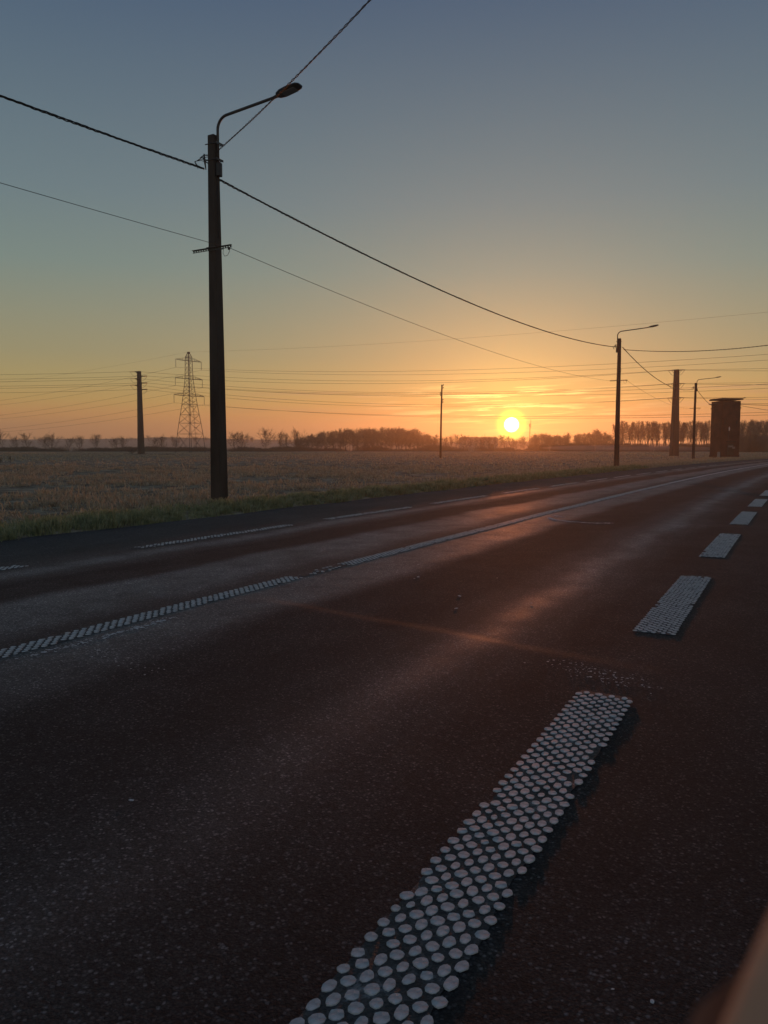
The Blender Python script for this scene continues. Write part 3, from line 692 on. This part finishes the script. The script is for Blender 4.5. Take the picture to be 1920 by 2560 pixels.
for fx_, fy_ in ((0, -1), (0, 1), (-1, 0), (1, 0)):
    mb = MB(); zs = [p[0] for p in prof]
    fine = []
    for i in range(len(zs) - 1):
        m_ = 1 if i < 4 else 2
        fine += [zs[i] + (zs[i + 1] - zs[i]) * k / m_ for k in range(m_)]
    fine.append(zs[-1])
    for i in range(len(fine) - 1):
        z0, z1 = fine[i], fine[i + 1]; w0, w1 = wid_at(z0), wid_at(z1)
        P = lambda s, w_, z: (s * w_, fy_ * w_, z) if fy_ else (fx_ * w_, s * w_, z)
        r_ = .045 if i < 5 else .035
        mb.tube([P(-1, w0, z0), P(1, w1, z1)], r_, 3, False); mb.tube([P(1, w0, z0), P(-1, w1, z1)], r_, 3, False)
        if i < 5 or i % 2 == 0: mb.tube([P(-1, w0, z0), P(1, w0, z0)], r_, 3, False)
    mb.build('bracing', M['steel'], t)
mb = MB(); mb.tube([(0, -3.0, .2), (0, -.3, vz(905))], .06, 4)
for k in range(9): z = 3 + k * 1.7; w_ = wid_at(z); mb.box((0, -w_ + .1, z), (1.2, .12, .1))
mb.build('climbing_rail', M['steel'], t)
mb = MB(); mb.box((0, 0, vz(883) + .15), (.8, .5, .5)); mb.build('peak', M['steel'], t)
Rp = Matrix.Rotation(py_rz, 3, 'Z'); tips = []
for v_, L in ((902, 5.3), (947, 5.6), (989.5, 6.3)):
    z = vz(v_); w_ = wid_at(z); row = []
    for s in (-1, 1):
        mb = MB(); tip = (s * L, 0, z)
        for y in (-w_, w_):
            mb.tube([(s * w_, y, z), tip], .06, 4); mb.tube([(s * w_ * .9, y * .9, z + .95), (s * L, 0, z + .12)], .05, 4)
            for k in range(1, 4): f_ = k / 4; mb.tube([(s * (w_ + (L - w_) * f_), y * (1 - f_), z), (s * (w_ + (L - w_) * f_), y * (1 - f_), z + .95 * (1 - f_) + .1)], .03, 3)
        arm = mb.build('crossarm', M['steel'], t)
        mb = MB(); e = insulator_string(mb, Vector(tip), Vector((0, 0, -1)), 14, .17, .17); mb.build('insulator', M['glass'], arm)
        row.append(PY + Rp @ e)
    tips.append(row)
ld = Vector((140, -96, 0)).normalized(); G4 = 'conductors strung from the lattice pylon'
for i in range(3):
    for j in range(2):
        a = tips[i][j]; wn = ('near', 'far')[j]
        wire('power_wire', a, a + ld * 310, 7.5, .03, f'{nm[i]} arm {wn} side conductor from lattice pylon toward the right edge', G4)
        wire('power_wire', a, a - ld * 310 + Vector((0, 0, -2)), 7.0, .03, f'{nm[i]} arm {wn} side conductor from lattice pylon toward the left edge', G4)
pk = PY + Vector((0, 0, vz(883) + .4))
wire('earth_wire', pk, pk + ld * 310 + Vector((0, 0, 1)), 4.5, .018, 'faint earth wire from the pylon peak toward upper right edge', G4)
wire('earth_wire', pk, pk - ld * 310, 5, .018, 'faint earth wire from pylon peak toward the left', G4)

# ------------------------------------------------------------------ slim wooden pole in the field
P9 = gnd(1101, 1146); H9 = at(1104, 962, P9.y).z
t = thing('wooden_pole', 'slim wooden pole with small insulators alone in the field left of the sun', 'utility pole', P9)
mb = MB(); mb.tube([(0, 0, -.3), (.06, 0, H9 * .5), (.16, 0, H9)], [.16, .13, .10], 8); mb.build('shaft', M['wood'], t, True)
for z, s in ((H9 - .12, 1), (H9 - .5, 1), (H9 - 1.25, -1), (H9 - 1.55, -1), (H9 - 2.2, 1), (H9 - 2.55, 1)):
    x = .16 * z / H9
    mb = MB(); mb.tube([(x, 0, z), (x + s * .18, 0, z - .02), (x + s * .2, 0, z + .06)], .03, 5); mb.tube([(x + s * .2, 0, z + .02), (x + s * .2, 0, z + .1), (x + s * .2, 0, z + .2)], [.05, .085, .04], 7); mb.build('insulator', M['ceramic'], t)

# ------------------------------------------------------------------ brick transformer tower
TW = at(1810, 1146, 113.0); TW.z = 0; HT = at(1810, 1001, 113).z
trz = R(31) - math.atan2(TW.x, TW.y)
t = thing('brick_tower', 'square dark brick transformer tower with a flat roof beside the bend', 'tower', TW, trz)
a = 1.42
mb = MB(); mb.box((0, 0, HT / 2 - .2), (2 * a, 2 * a, HT + .1)); wall = mb.build('wall', M['brick'], t)
mb = MB(); mb.box((0, 0, HT - 1.15), (2 * a + .14, 2 * a + .14, .12)); mb.build('string_course', M['brick'], wall)
mb = MB(); mb.box((0, 0, .25), (2 * a + .12, 2 * a + .12, .5)); mb.build('plinth', M['brick'], wall)
for sx in (-1, 1):
    mb = MB(); mb.box((sx * (a - .5), -a - .01, HT * .62), (.12, .06, .5)); mb.build('vent_slot', M['lamp'], wall)
mb = MB(); mb.box((0, 0, HT + .08), (2 * a + .5, 2 * a + .5, .16)); mb.box((0, 0, HT + .2), (2 * a + .3, 2 * a + .3, .1)); mb.build('roof_slab', M['concrete'], t)
mb = MB(); mb.box((.1, -a - .02, 1.15), (1.05, .06, 2.1)); dr = mb.build('door', M['wood'], t)
for z in (.55, 1.75):
    for k in range(5): mb = MB(); mb.box((.1, -a - .06, z + k * .07), (.8, .03, .035)); mb.build('louvre', M['steel'], dr)
mb = MB(); mb.box((.1, -a - .05, 2.42), (1.4, .12, .16)); mb.build('lintel', M['concrete'], t)
mb = MB(); mb.box((.55, -a - .05, 1.55), (.42, .03, .3)); mb.build('warning_plate', M['plate'], t)
for z in (HT - .55,):
    for s in (-.9, 0, .9):
        mb = MB(); insulator_string(mb, Vector((-a, s, z)), Vector((-1, 0, .05)), 4, .12, .16); mb.build('insulator', M['ceramic'], t)
        mb = MB(); insulator_string(mb, Vector((a, s, z)), Vector((1, 0, .05)), 3, .09, .12); mb.build('insulator', M['ceramic'], t)
Rt = Matrix.Rotation(trz, 3, 'Z')
for i, s in enumerate((-.9, 0, .9)):
    A = TW + Rt @ Vector((a + .45, s, HT - .53)); B = A + Vector((34, -9 + i * 6, (0, -.3, -2.2)[i]))
    wire('tower_wire', A, B, (.15, .4, .9)[i], .028, f'{("upper", "middle", "lower")[i]} of three wires from the brick tower toward right edge', 'wires leaving the brick tower', material='rubber')
# road sign seen almost edge on, and a squat marker post
SG = at(1818, 1147, 108); SG.z = 0; hs = at(1822, 1073, 108).z
t = thing('road_sign', 'slender road sign post in front of the brick tower', 'sign', SG, R(-8))
mb = MB(); mb.tube([(0, 0, -.2), (.05, 0, hs)], .038, 8); mb.build('post', M['steel'], t)
mb = MB(); q = Matrix.Rotation(R(58), 3, 'Z') @ Matrix.Rotation(R(90), 3, 'X')
mb.rings([[Vector((.12, -.06, hs + .05)) + q @ Vector((.34 * math.cos(i * math.pi / 10), .34 * math.sin(i * math.pi / 10), z)) for i in range(20)] for z in (-.012, .012)]); dsc = mb.build('sign_disc', M['white'], t)
mb = MB(); mb.rings([[Vector((.12, -.06, hs + .05)) + q @ Vector((r_ * math.cos(i * math.pi / 10), r_ * math.sin(i * math.pi / 10), z)) for i in range(20)] for r_, z in ((.35, .013), (.35, .018), (.27, .018), (.27, .013))], False); mb.build('sign_rim', M['signred'], dsc)
mb = MB(); mb.box((.38, -.05, hs * .42), (.62, .025, .26)); mb.build('name_plate', M['plate'], t)
MK = at(1796, 1148, 108); MK.z = 0
t = thing('marker_post', 'squat pale concrete marker post at the foot of the brick tower', 'post', MK, .2)
mb = MB(); mb.box((0, 0, .42), (.34, .2, .95), None, .86); mb.build('post_body', M['plaster'], t); mb = MB(); mb.box((0, 0, .93), (.33, .22, .08), None, .7); mb.build('post_cap', M['plaster'], t)
STK = gnd(1491, 1174)
t = MB(); t.tube([(0, 0, -.1), (.10, 0, .26), (.22, .02, .58)], [.018, .016, .012], 6); o = t.build('wooden_stake', M['wood'], None, True, STK); tag(o, 'thin stake leaning in the verge left of the pole right of the sun', 'stake')
# ------------------------------------------------------------------ bare winter trees
def tree_mesh(seed, h, spread, first, n1, n2, n3, upright, trunk_r, tw, lean=.0, twist=.25):
    rnd = random.Random(seed); tr, cr = MB(), MB()
    def rv(s): return Vector((rnd.gauss(0, s), rnd.gauss(0, s), rnd.gauss(0, s)))
    pts = [Vector((0, 0, -.3))]; n = 7; d = Vector((rnd.gauss(0, lean), rnd.gauss(0, lean), 1))
    for i in range(1, n + 1):
        d = (d + Vector((rnd.gauss(0, .06), rnd.gauss(0, .06), 0))).normalized(); pts.append(pts[-1] + d * (h * .92 / n))
    rad = [trunk_r * (1 - .82 * i / n) for i in range(n + 1)]; rad[0] *= 1.3
    tr.tube(pts, rad, 6)
    def along(t): k = t * n; i = min(int(k), n - 1); return pts[i].lerp(pts[i + 1], k - i)
    for a in range(n1):
        t = first + (1 - first) * ((a + rnd.random()) / n1) ** .9; p = along(min(t, .99)); az = a * 2.4 + rnd.uniform(-.6, .6)
        shape = math.sin(math.pi * min(.97, (t - first) / (1 - first) * .78 + .22)) ** .7
        L = spread * shape * rnd.choice((.6, .8, 1.0, 1.2, 1.35)) * rnd.uniform(.85, 1.1) + .08 * h * (1 - t)
        el = upright + rnd.uniform(-.15, .25); d1 = Vector((math.cos(az) * math.cos(el), math.sin(az) * math.cos(el), math.sin(el)))
        q = [p]; dd = d1.copy()
        for k in range(4): dd = (dd + rv(.10) + Vector((0, 0, .10))).normalized(); q.append(q[-1] + dd * L / 4)
        r0 = max(tw * 1.6, trunk_r * .36 * (1 - .6 * t)); cr.tube(q, [r0, r0 * .8, r0 * .62, r0 * .45, tw], 4, False)
        for b in range(n2):
            f = .22 + .78 * (b + rnd.random()) / n2; k = min(int(f * 4), 3); p2 = q[k].lerp(q[k + 1], f * 4 - k)
            d2 = ((q[k + 1] - q[k]).normalized() + rv(.55) + Vector((0, 0, .25))).normalized(); L2 = L * rnd.uniform(.28, .5)
            p3 = p2 + d2 * L2 * .5; d2b = (d2 + rv(.25) + Vector((0, 0, .15))).normalized(); p4 = p3 + d2b * L2 * .5
            cr.tube([p2, p3, p4], [r0 * .42, tw * 1.1, tw * .8], 3, False)
            for c in range(n3):
                f2 = rnd.uniform(.25, 1); s0 = p2.lerp(p3, f2 * 2) if f2 < .5 else p3.lerp(p4, f2 * 2 - 1)
                d3 = (d2 + rv(.6) + Vector((0, 0, .3))).normalized(); L3 = L2 * rnd.uniform(.35, .8)
                cr.tube([s0, s0 + d3 * L3], [tw * .8, tw * .35], 3, False)
    a, b = tr.mesh('trunk'), cr.mesh('crown'); a.materials.append(M['bark']); b.materials.append(M['twig']); return a, b
LIB = {'round': [tree_mesh(20 + i, 9, 3.6, .08, 22, 8, 6, .85, .13, .022) for i in range(5)],
       'wood': [tree_mesh(40 + i, 12, 2.7, (.08, .12, .2, .1, .26, .16)[i], 24, 8, 6, .95, .11, .027, .05) for i in range(6)],
       'poplar': [tree_mesh(60 + i, 18, 2.2, .30, 30, 6, 4, 1.22, .14, .026, .025) for i in range(6)],
       'shrub': [tree_mesh(80 + i, 4, 2.0, .04, 14, 6, 6, .65, .07, .028, .1) for i in range(5)]}
TH_ = {'round': 9, 'wood': 12, 'poplar': 18, 'shrub': 4}
trnd = random.Random(99)
def tree(kind, name, u, vtop, Y, label, group, wscale=1.0, cat='tree'):
    p = at(u, HOR, Y); H = at(u, vtop, Y).z; sc_ = H / TH_[kind]
    a, b = trnd.choice(LIB[kind])
    o = thing(name, label, cat, (p.x, Y, 0), trnd.random() * 6.28, group); o.scale = (sc_ * wscale, sc_ * wscale, sc_)
    link('trunk', a, None, o); link('crown', b, None, o); return o
K = 1920 / 1659
# lone hedgerow trees on the left, each with its own place against the skyline
left_trees = [(-2, 930, 'dark tree cut by the left edge'), (32, 944, 'small upright tree second from the left edge'), (62, 936, 'fan shaped tree left of the pair'), (98, 944, 'slender left one of a touching pair'), (112, 938, 'broad right one of a touching pair'),
              (147, 946, 'small tree between pair and faint twin'), (172, 943, 'low rounded tree left of the thick field pole'), (207, 940, 'bushy tree nearest left of the thick field pole'), (247, 947, 'tree just left of the thick field pole base'), (264, 944, 'tree touching the thick field pole'),
              (336, 946, 'tree right of the thick field pole'), (350, 942, 'twiggy tree right of thick field pole'), (378, 948, 'low tree left of the pylon foot')]
for u, v, lb in left_trees: tree('round', 'bare_tree', u * K, v * K, trnd.uniform(345, 385), 'bare hedgerow tree, ' + lb, 'bare trees in the left hedgerow', trnd.uniform(.9, 1.25))
for u, v, lb in [(506, 936, 'left round crown just right of nearest lamp pole'), (521, 936, 'right round crown near the nearest lamp pole'), (574, 929, 'solitary round tree between lamp pole and wooded mound'), (606, 934, 'thin tree left of the wooded mound'), (618, 937, 'small tree at the left of wooded mound'), (640, 929, 'wispy tree at left end of wooded mound')]:
    tree('round', 'bare_tree', u * K, v * K, trnd.uniform(350, 380), 'bare tree, ' + lb, 'bare trees left of the wooded mound', 1.15)
# wooded mound in the middle: tops follow a rounded outline
prof_m = [(632, 948), (660, 940), (690, 932), (720, 928), (760, 926), (800, 924), (840, 921), (868, 920), (890, 925), (915, 932), (940, 941), (960, 948)]
def top_at(pr, u): return float(np.interp(u, [p[0] for p in pr], [p[1] for p in pr]))
for row, (Y, n, dv) in enumerate(((372, 24, 9), (400, 24, 4), (428, 26, 0), (450, 26, -1))):
    for i in range(n):
        u = 634 + (948 - 634) * (i + trnd.random()) / n
        tree('wood', 'wood_tree', u * K, (top_at(prof_m, u) + dv + trnd.uniform(-1, 3)) * K, Y + trnd.uniform(-8, 8), f'bare brown tree in the {("front", "second", "third", "rear")[row]} row on the {"left flank" if u < 730 else ("crest" if u < 880 else "right flank")} of the wooded mound', 'trees of the wooded mound', trnd.uniform(1.3, 2.1))
# low trees under and beside the sun
for i in range(22):
    u = 950 + 200 * (i + trnd.random()) / 22; tree('wood' if i % 3 else 'round', 'low_tree', u * K, trnd.uniform(940, 951) * K, trnd.uniform(380, 440), 'low bare tree in the glowing row under the sun', 'low trees under the sun', 1.4)
prof_r = [(1146, 942), (1165, 934), (1200, 937), (1240, 934), (1270, 932), (1287, 926), (1300, 931), (1318, 938), (1345, 945)]
for row, (Y, n, dv) in enumerate(((372, 18, 6), (398, 18, 1), (420, 18, 0))):
    for i in range(n):
        u = 1146 + 200 * (i + trnd.random()) / n
        tree('wood', 'low_tree', u * K, (top_at(prof_r, u) + dv + trnd.uniform(-1, 4)) * K, Y + trnd.uniform(-8, 8), f'bare tree in the {("front", "middle", "rear")[row]} of the hazy clump right of the sun, {"its left half" if u < 1246 else "its right half"}', 'trees right of the sun', trnd.uniform(1.3, 2.0))
# poplar plantation on the right: straight trunks in rows
for row, Y in enumerate((352, 362, 372, 382, 392)):
    n = 26
    for i in range(n):
        u = 1322 + (1700 - 1322) * (i + .5 + trnd.uniform(-.3, .3) + .37 * row) / n
        v = 905 + trnd.uniform(-3, 5) + (6 if u < 1335 else 0) - (2 if u > 1590 else 0)
        o = tree('poplar', 'poplar', u * K, v * K, Y + trnd.uniform(-2, 2), f'tall straight bare poplar in the {("front", "second", "third", "fourth", "rear")[row]} plantation row, {"left of the thick pole" if u < 1448 else ("between thick pole and brick tower" if u < 1540 else "behind and right of the brick tower")}', 'poplars of the plantation', trnd.uniform(1.4, 1.9))
# scrub: an uncountable thicket of twigs at the foot of the trees
def scrub(name, u0, u1, Y, z0, z1, n, seed, label, depth=14, mtl='twig', wd=.10):
    rs = np.random.RandomState(seed); uu = rs.uniform(u0, u1, n) * K; yy = Y + rs.uniform(-depth / 2, depth / 2, n)
    xx = (uu - 960) / FPX * yy * (1 / math.cos(TH)); prof = z0 + (z1 - z0) * np.clip(.5 + sn(xx, yy * .2, .10, seed) + .5 * sn(xx, yy, .45, seed + 3), 0, 1)
    o = blades(name, xx, yy, np.full(n, -.05), prof * rs.uniform(.55, 1.1, n), wd, M[mtl], seed, .45)
    return tag(o, label, 'scrub', kind='stuff')
scrub('hedge_scrub', -60, 640, 352, 1.6, 3.2, 16000, 31, 'dark low hedge scrub along the far field edge at left', 10, wd=.16)
scrub('mound_scrub', 620, 1160, 366, .8, 4.2, 12000, 32, 'thin brown scrub at the foot of the wooded mound', 8, wd=.12)
scrub('thicket', 1140, 1345, 385, 3.0, 6.0, 9000, 33, 'dense hazy thicket right of the sun', 20, wd=.2)
scrub('plantation_scrub', 1330, 1720, 342, 2.2, 4.6, 16000, 34, 'dark undergrowth below the poplars', 12, wd=.2)
scrub('tower_thicket', 1592, 1740, 300, 5.5, 8.5, 9000, 35, 'dark thicket right of the brick tower', 16, wd=.2)
# small shrubs in the field
tree('shrub', 'field_shrub', 330, 1124, 178, 'small leafless shrub at the foot of the thick field pole', 'field shrubs', 1.3, 'shrub')
tree('shrub', 'field_shrub', -6, 1146, 62, 'dark low shrub at the left edge in the stubble', 'field shrubs', 1.2, 'shrub')
tree('shrub', 'dead_weed', 24, 1141, 72, 'upright dead weed standing in the stubble at far left', 'field shrubs', .45, 'weed')
# dark bank under the field pole, a pale track along the far field edge
mb = MB(); ring = []
for i in range(24):
    a_ = 2 * math.pi * i / 24; ring.append((a_, 1 + .2 * math.sin(3 * a_)))
mb.rings([[(7.5 * r_ * s * math.cos(a_), 1.6 * r_ * s * math.sin(a_), z) for a_, r_ in ring] for s, z in ((1, -.1), (.7, .22), (.3, .3))])
o = mb.build('earth_bank', M['field'], None, True, (P7.x + 1.5, P7.y + .5, 0)); tag(o, kind='structure')
vs = []
for i in range(41):
    x = -40 + i * 8; vs += [(x, 318 + .02 * x, .16), (x, 321 + .02 * x, .16)]
mb = MB(); mb.add(vs, [(2 * i, 2 * i + 2, 2 * i + 3, 2 * i + 1) for i in range(40)]); tag(mb.build('far_path', M['path']), kind='structure')
# far fields rising to a low ridge
hx = np.linspace(-1140, 1140, 120); hy = np.linspace(520, 1240, 40); HX, HY = np.meshgrid(hx, hy, indexing='ij')
tt_ = np.clip((HY - 520) / 560, 0, 1); tt_ = tt_ * tt_ * (3 - 2 * tt_)
nz = np.array([mnoise.fractal(Vector((a_ * .0035, b_ * .003, 5)), 1, 2, 4) for a_, b_ in zip(HX.ravel(), HY.ravel())]).reshape(HX.shape)
west = np.clip((120 - HX) / 500, 0, 1)
HZ = -.6 + tt_ * (9 + 6 * west + 7 * nz * (0.5 + .5 * west))
idx = np.arange(HX.size).reshape(HX.shape); F = np.stack([idx[:-1, :-1], idx[1:, :-1], idx[1:, 1:], idx[:-1, 1:]], -1).reshape(-1, 4)
me = np_mesh('far_hills', np.stack([HX, HY, HZ], -1).reshape(-1, 3), F, M['hill']); me.polygons.foreach_set('use_smooth', [True] * len(me.polygons))
tag(link('far_hills', me), kind='structure')
# far trees on the ridge
for i in range(46):
    u = trnd.uniform(-30, 560) if i < 34 else trnd.uniform(560, 1000); Y = trnd.uniform(760, 1000)
    p = at(u * K, HOR, Y); j = int(np.clip((p.x + 1140) / 2280 * 119, 0, 118)); k_ = int((Y - 520) / 720 * 39); z = float(HZ[j, k_]) - .3
    o = thing('ridge_tree', 'tiny hazy tree on the far ridge', 'tree', (p.x, Y, z), trnd.random() * 6, 'trees on the far ridge'); s = trnd.uniform(.5, 1.0); o.scale = (s * 1.3, s * 1.3, s)
    a_, b_ = trnd.choice(LIB['round']); link('trunk', a_, None, o); link('crown', b_, None, o)
# long low farm building and a radio mast on the skyline
BP = at(1196, HOR, 470); bh = at(1196, 1097, 470).z
t = thing('farm_building', 'long low farm building half hidden by trees left of the sun', 'building', (BP.x, 470, 0), R(4))
mb = MB(); mb.box((0, 0, bh / 2 - .5), (22, 9, bh)); wl = mb.build('wall', M['plaster'], t)
mb = MB(); mb.rings([[(-11.4, -4.9, bh - .5), (11.4, -4.9, bh - .5), (11.4, 4.9, bh - .5), (-11.4, 4.9, bh - .5)], [(-11.4, -.05, bh + 1.0), (11.4, -.05, bh + 1.0), (11.4, .05, bh + 1.0), (-11.4, .05, bh + 1.0)]]); mb.build('roof', M['rooftile'], t)
for x in (-7, -2.4, 2.4): mb = MB(); mb.box((x, -4.52, 3.4), (1.6, .1, 1.1)); mb.build('window', M['glass'], t)
mb = MB(); mb.box((7, -4.53, 2.0), (3.2, .1, 4)); mb.build('door', M['wood'], t)
MP = at(1324, HOR, 690); mh = at(1324, 1048, 690).z
t = thing('radio_mast', 'thin radio mast on the skyline just right of the sun', 'mast', (MP.x, 690, 0))
mb = MB(); mb.tube([(0, 0, -.5), (0, 0, mh * .86)], [.5, .28], 6); mb.tube([(.7, 0, mh * .72), (.7, 0, mh)], .16, 5)
for k_ in range(3): mb.tube([(0, 0, mh * (.74 + .05 * k_)), (.7, 0, mh * (.74 + .05 * k_))], .1, 4)
mb.build('mast_pole', M['steel'], t)
for k_ in (-.6, .75): mb = MB(); mb.box((k_, 0, mh * .8), (.35, .35, 2.2)); mb.build('antenna', M['steel'], t)

# ------------------------------------------------------------------ morning mist lying low before the trees, and the haze
def vol_mat(name, dens, col, g):
    m = bpy.data.materials.new(name); m.use_nodes = True; nt = m.node_tree
    for n in list(nt.nodes):
        if n.type != 'OUTPUT_MATERIAL': nt.nodes.remove(n)
    v = nd(nt, 'ShaderNodeVolumePrincipled'); v.inputs['Color'].default_value = (*col, 1); v.inputs['Density'].default_value = dens; v.inputs['Anisotropy'].default_value = g
    lk(nt, v.outputs[0], nt.nodes['Material Output'].inputs['Volume']); return m
M['haze'] = vol_mat('haze_air', HAZE, (.96, .95, .94), .80)
mb = MB(); mb.box((0, 590, 19.5), (2400, 1380, 43)); o = mb.build('haze', M['haze']); tag(o, 'thin winter haze filling the air over the fields', 'haze', kind='stuff')
def mist_bank(u, Y, hx_, hy_, hz_, dens, label):
    p = at(u * K, HOR, Y); mb = MB(); rg = []
    for k_ in range(9):
        a_ = -math.pi / 2 + math.pi * (k_ + .25) / 8.5; rg.append([(hx_ * math.cos(a_) * math.cos(j * math.pi / 12), hy_ * math.cos(a_) * math.sin(j * math.pi / 12), hz_ * math.sin(a_)) for j in range(24)])
    mb.rings(rg); o = mb.build('ground_mist', vol_mat('mist', dens, (.98, .98, .98), .3), None, True, (p.x, Y, hz_ + .35)); tag(o, label, 'mist', kind='stuff')
mist_bank(1330, 338, 34, 9, 1.3, .022, 'thin pale bank of mist lying before the clump right of the sun')
mist_bank(1440, 334, 30, 8, 1.0, .022, 'thin pale bank of mist before the poplars')
mist_bank(760, 405, 70, 14, 2.2, .008, 'pale mist at the foot of the wooded mound')
mist_bank(230, 470, 130, 35, 3.5, .006, 'pale mist over the far fields at left')
# ------------------------------------------------------------------ the photographer's hand: a finger reaches before the lens at the lower right
def skin_mat():
    m = mat('skin', [(.55, .30, .19), (.64, .37, .25)], 60, .55, .25, 700, bdist=.001); b = m.node_tree.nodes['Principled BSDF']
    b.inputs['Subsurface Weight'].default_value = .15; b.inputs['Subsurface Radius'].default_value = (.004, .0015, .001); return m
M['skin'] = skin_mat()
M['sleeve'] = mat('dark_sleeve', [(.02, .022, .028), (.04, .042, .05)], 90, .95, .5, 300)
M['nail'] = mat('nail', [(.5, .32, .26), (.58, .38, .32)], 40, .3)
CM = cam_o.rotation_euler.to_matrix()
def cw(r, u, f): return CM @ Vector((r, u, -f))                    # right, up, forward of the camera -> world offset
ax = Vector((.54, .84)); nr = Vector((.84, -.54)); c0 = Vector((.0319, -.0378))
verts, rads, edges = [], [], []
def jv(r, u, f, rad, prev=None):
    verts.append(cw(r, u, f)); rads.append(rad); i = len(verts) - 1
    if prev is not None: edges.append((prev, i))
    return i
wr = jv(.165, .010, -.055, .026)
p_mid = jv(.135, .035, -.015, .030, wr)
fing = []
for k, (ln, cf) in enumerate(((1.0, 0), (1.08, .004), (1.0, .003), (.82, -.002))):
    o2 = c0 + nr * (.0195 * k); kn = o2 + ax * .082; fk = .045 - .004 * k
    a_ = jv(kn.x + .014, kn.y + .002, fk - .030, .0125, p_mid)
    q1 = o2 + ax * (.082 - .020 * ln); b_ = jv(q1.x + .004, q1.y, fk + .003, .0098, a_)
    q2 = o2 + ax * (.082 - .052 * ln); c_ = jv(q2.x, q2.y, fk + .011, .0088, b_)
    q3 = o2 + ax * (.082 - .076 * ln); d_ = jv(q3.x, q3.y, fk + .010, .0080, c_)
    q4 = o2 + ax * (.082 - .098 * ln); e_ = jv(q4.x, q4.y, fk + .007, .0062, d_)
    fing.append((q3, q4, fk))
t1 = jv(.120, .050, -.045, .0145, p_mid); t2 = jv(.098, .062, -.058, .0105, t1); t3 = jv(.078, .066, -.060, .0092, t2); t4 = jv(.062, .065, -.056, .0068, t3)
f1 = jv(.205, -.045, -.075, .027, wr); f2 = jv(.26, -.13, -.10, .034, f1); f3 = jv(.31, -.22, -.125, .040, f2)
hand = thing('person', 'bare finger of the person taking the photo, blurred in the bottom right corner', 'person', cam_o.location)
me = bpy.data.meshes.new('hand'); me.from_pydata(verts, edges, []); ho = link('hand', me, M['skin'], hand)
sk = ho.modifiers.new('skin', 'SKIN'); sk.use_smooth_shade = True
for i, r_ in enumerate(rads): me.skin_vertices[0].data[i].radius = (r_, r_)
me.skin_vertices[0].data[wr].use_root = True
ho.modifiers.new('sub', 'SUBSURF').render_levels = 2
for q3, q4, fk in fing:
    mb = MB(); c = (q3 + q4) / 2; rg = []
    for s, w_ in ((-.006, .0035), (0, .0055), (.006, .0045)):
        p = c - ax * s; rg.append([cw(p.x + nr.x * k_ * w_, p.y + nr.y * k_ * w_, fk + .0172 - .0016 * k_ * k_) for k_ in (-1, -.5, 0, .5, 1)])
    mb.add([p for r_ in rg for p in r_], [(i * 5 + k_, i * 5 + k_ + 1, i * 5 + k_ + 6, i * 5 + k_ + 5) for i in range(2) for k_ in range(4)]); mb.build('nail', M['nail'], hand, True)
mb = MB(); mb.tube([cw(.212, -.055, -.078), cw(.215, -.06, -.08), cw(.262, -.132, -.101), cw(.34, -.27, -.14), cw(.36, -.40, -.22)], [.031, .036, .045, .052, .058], 14); mb.build('sleeve', M['sleeve'], hand, True)
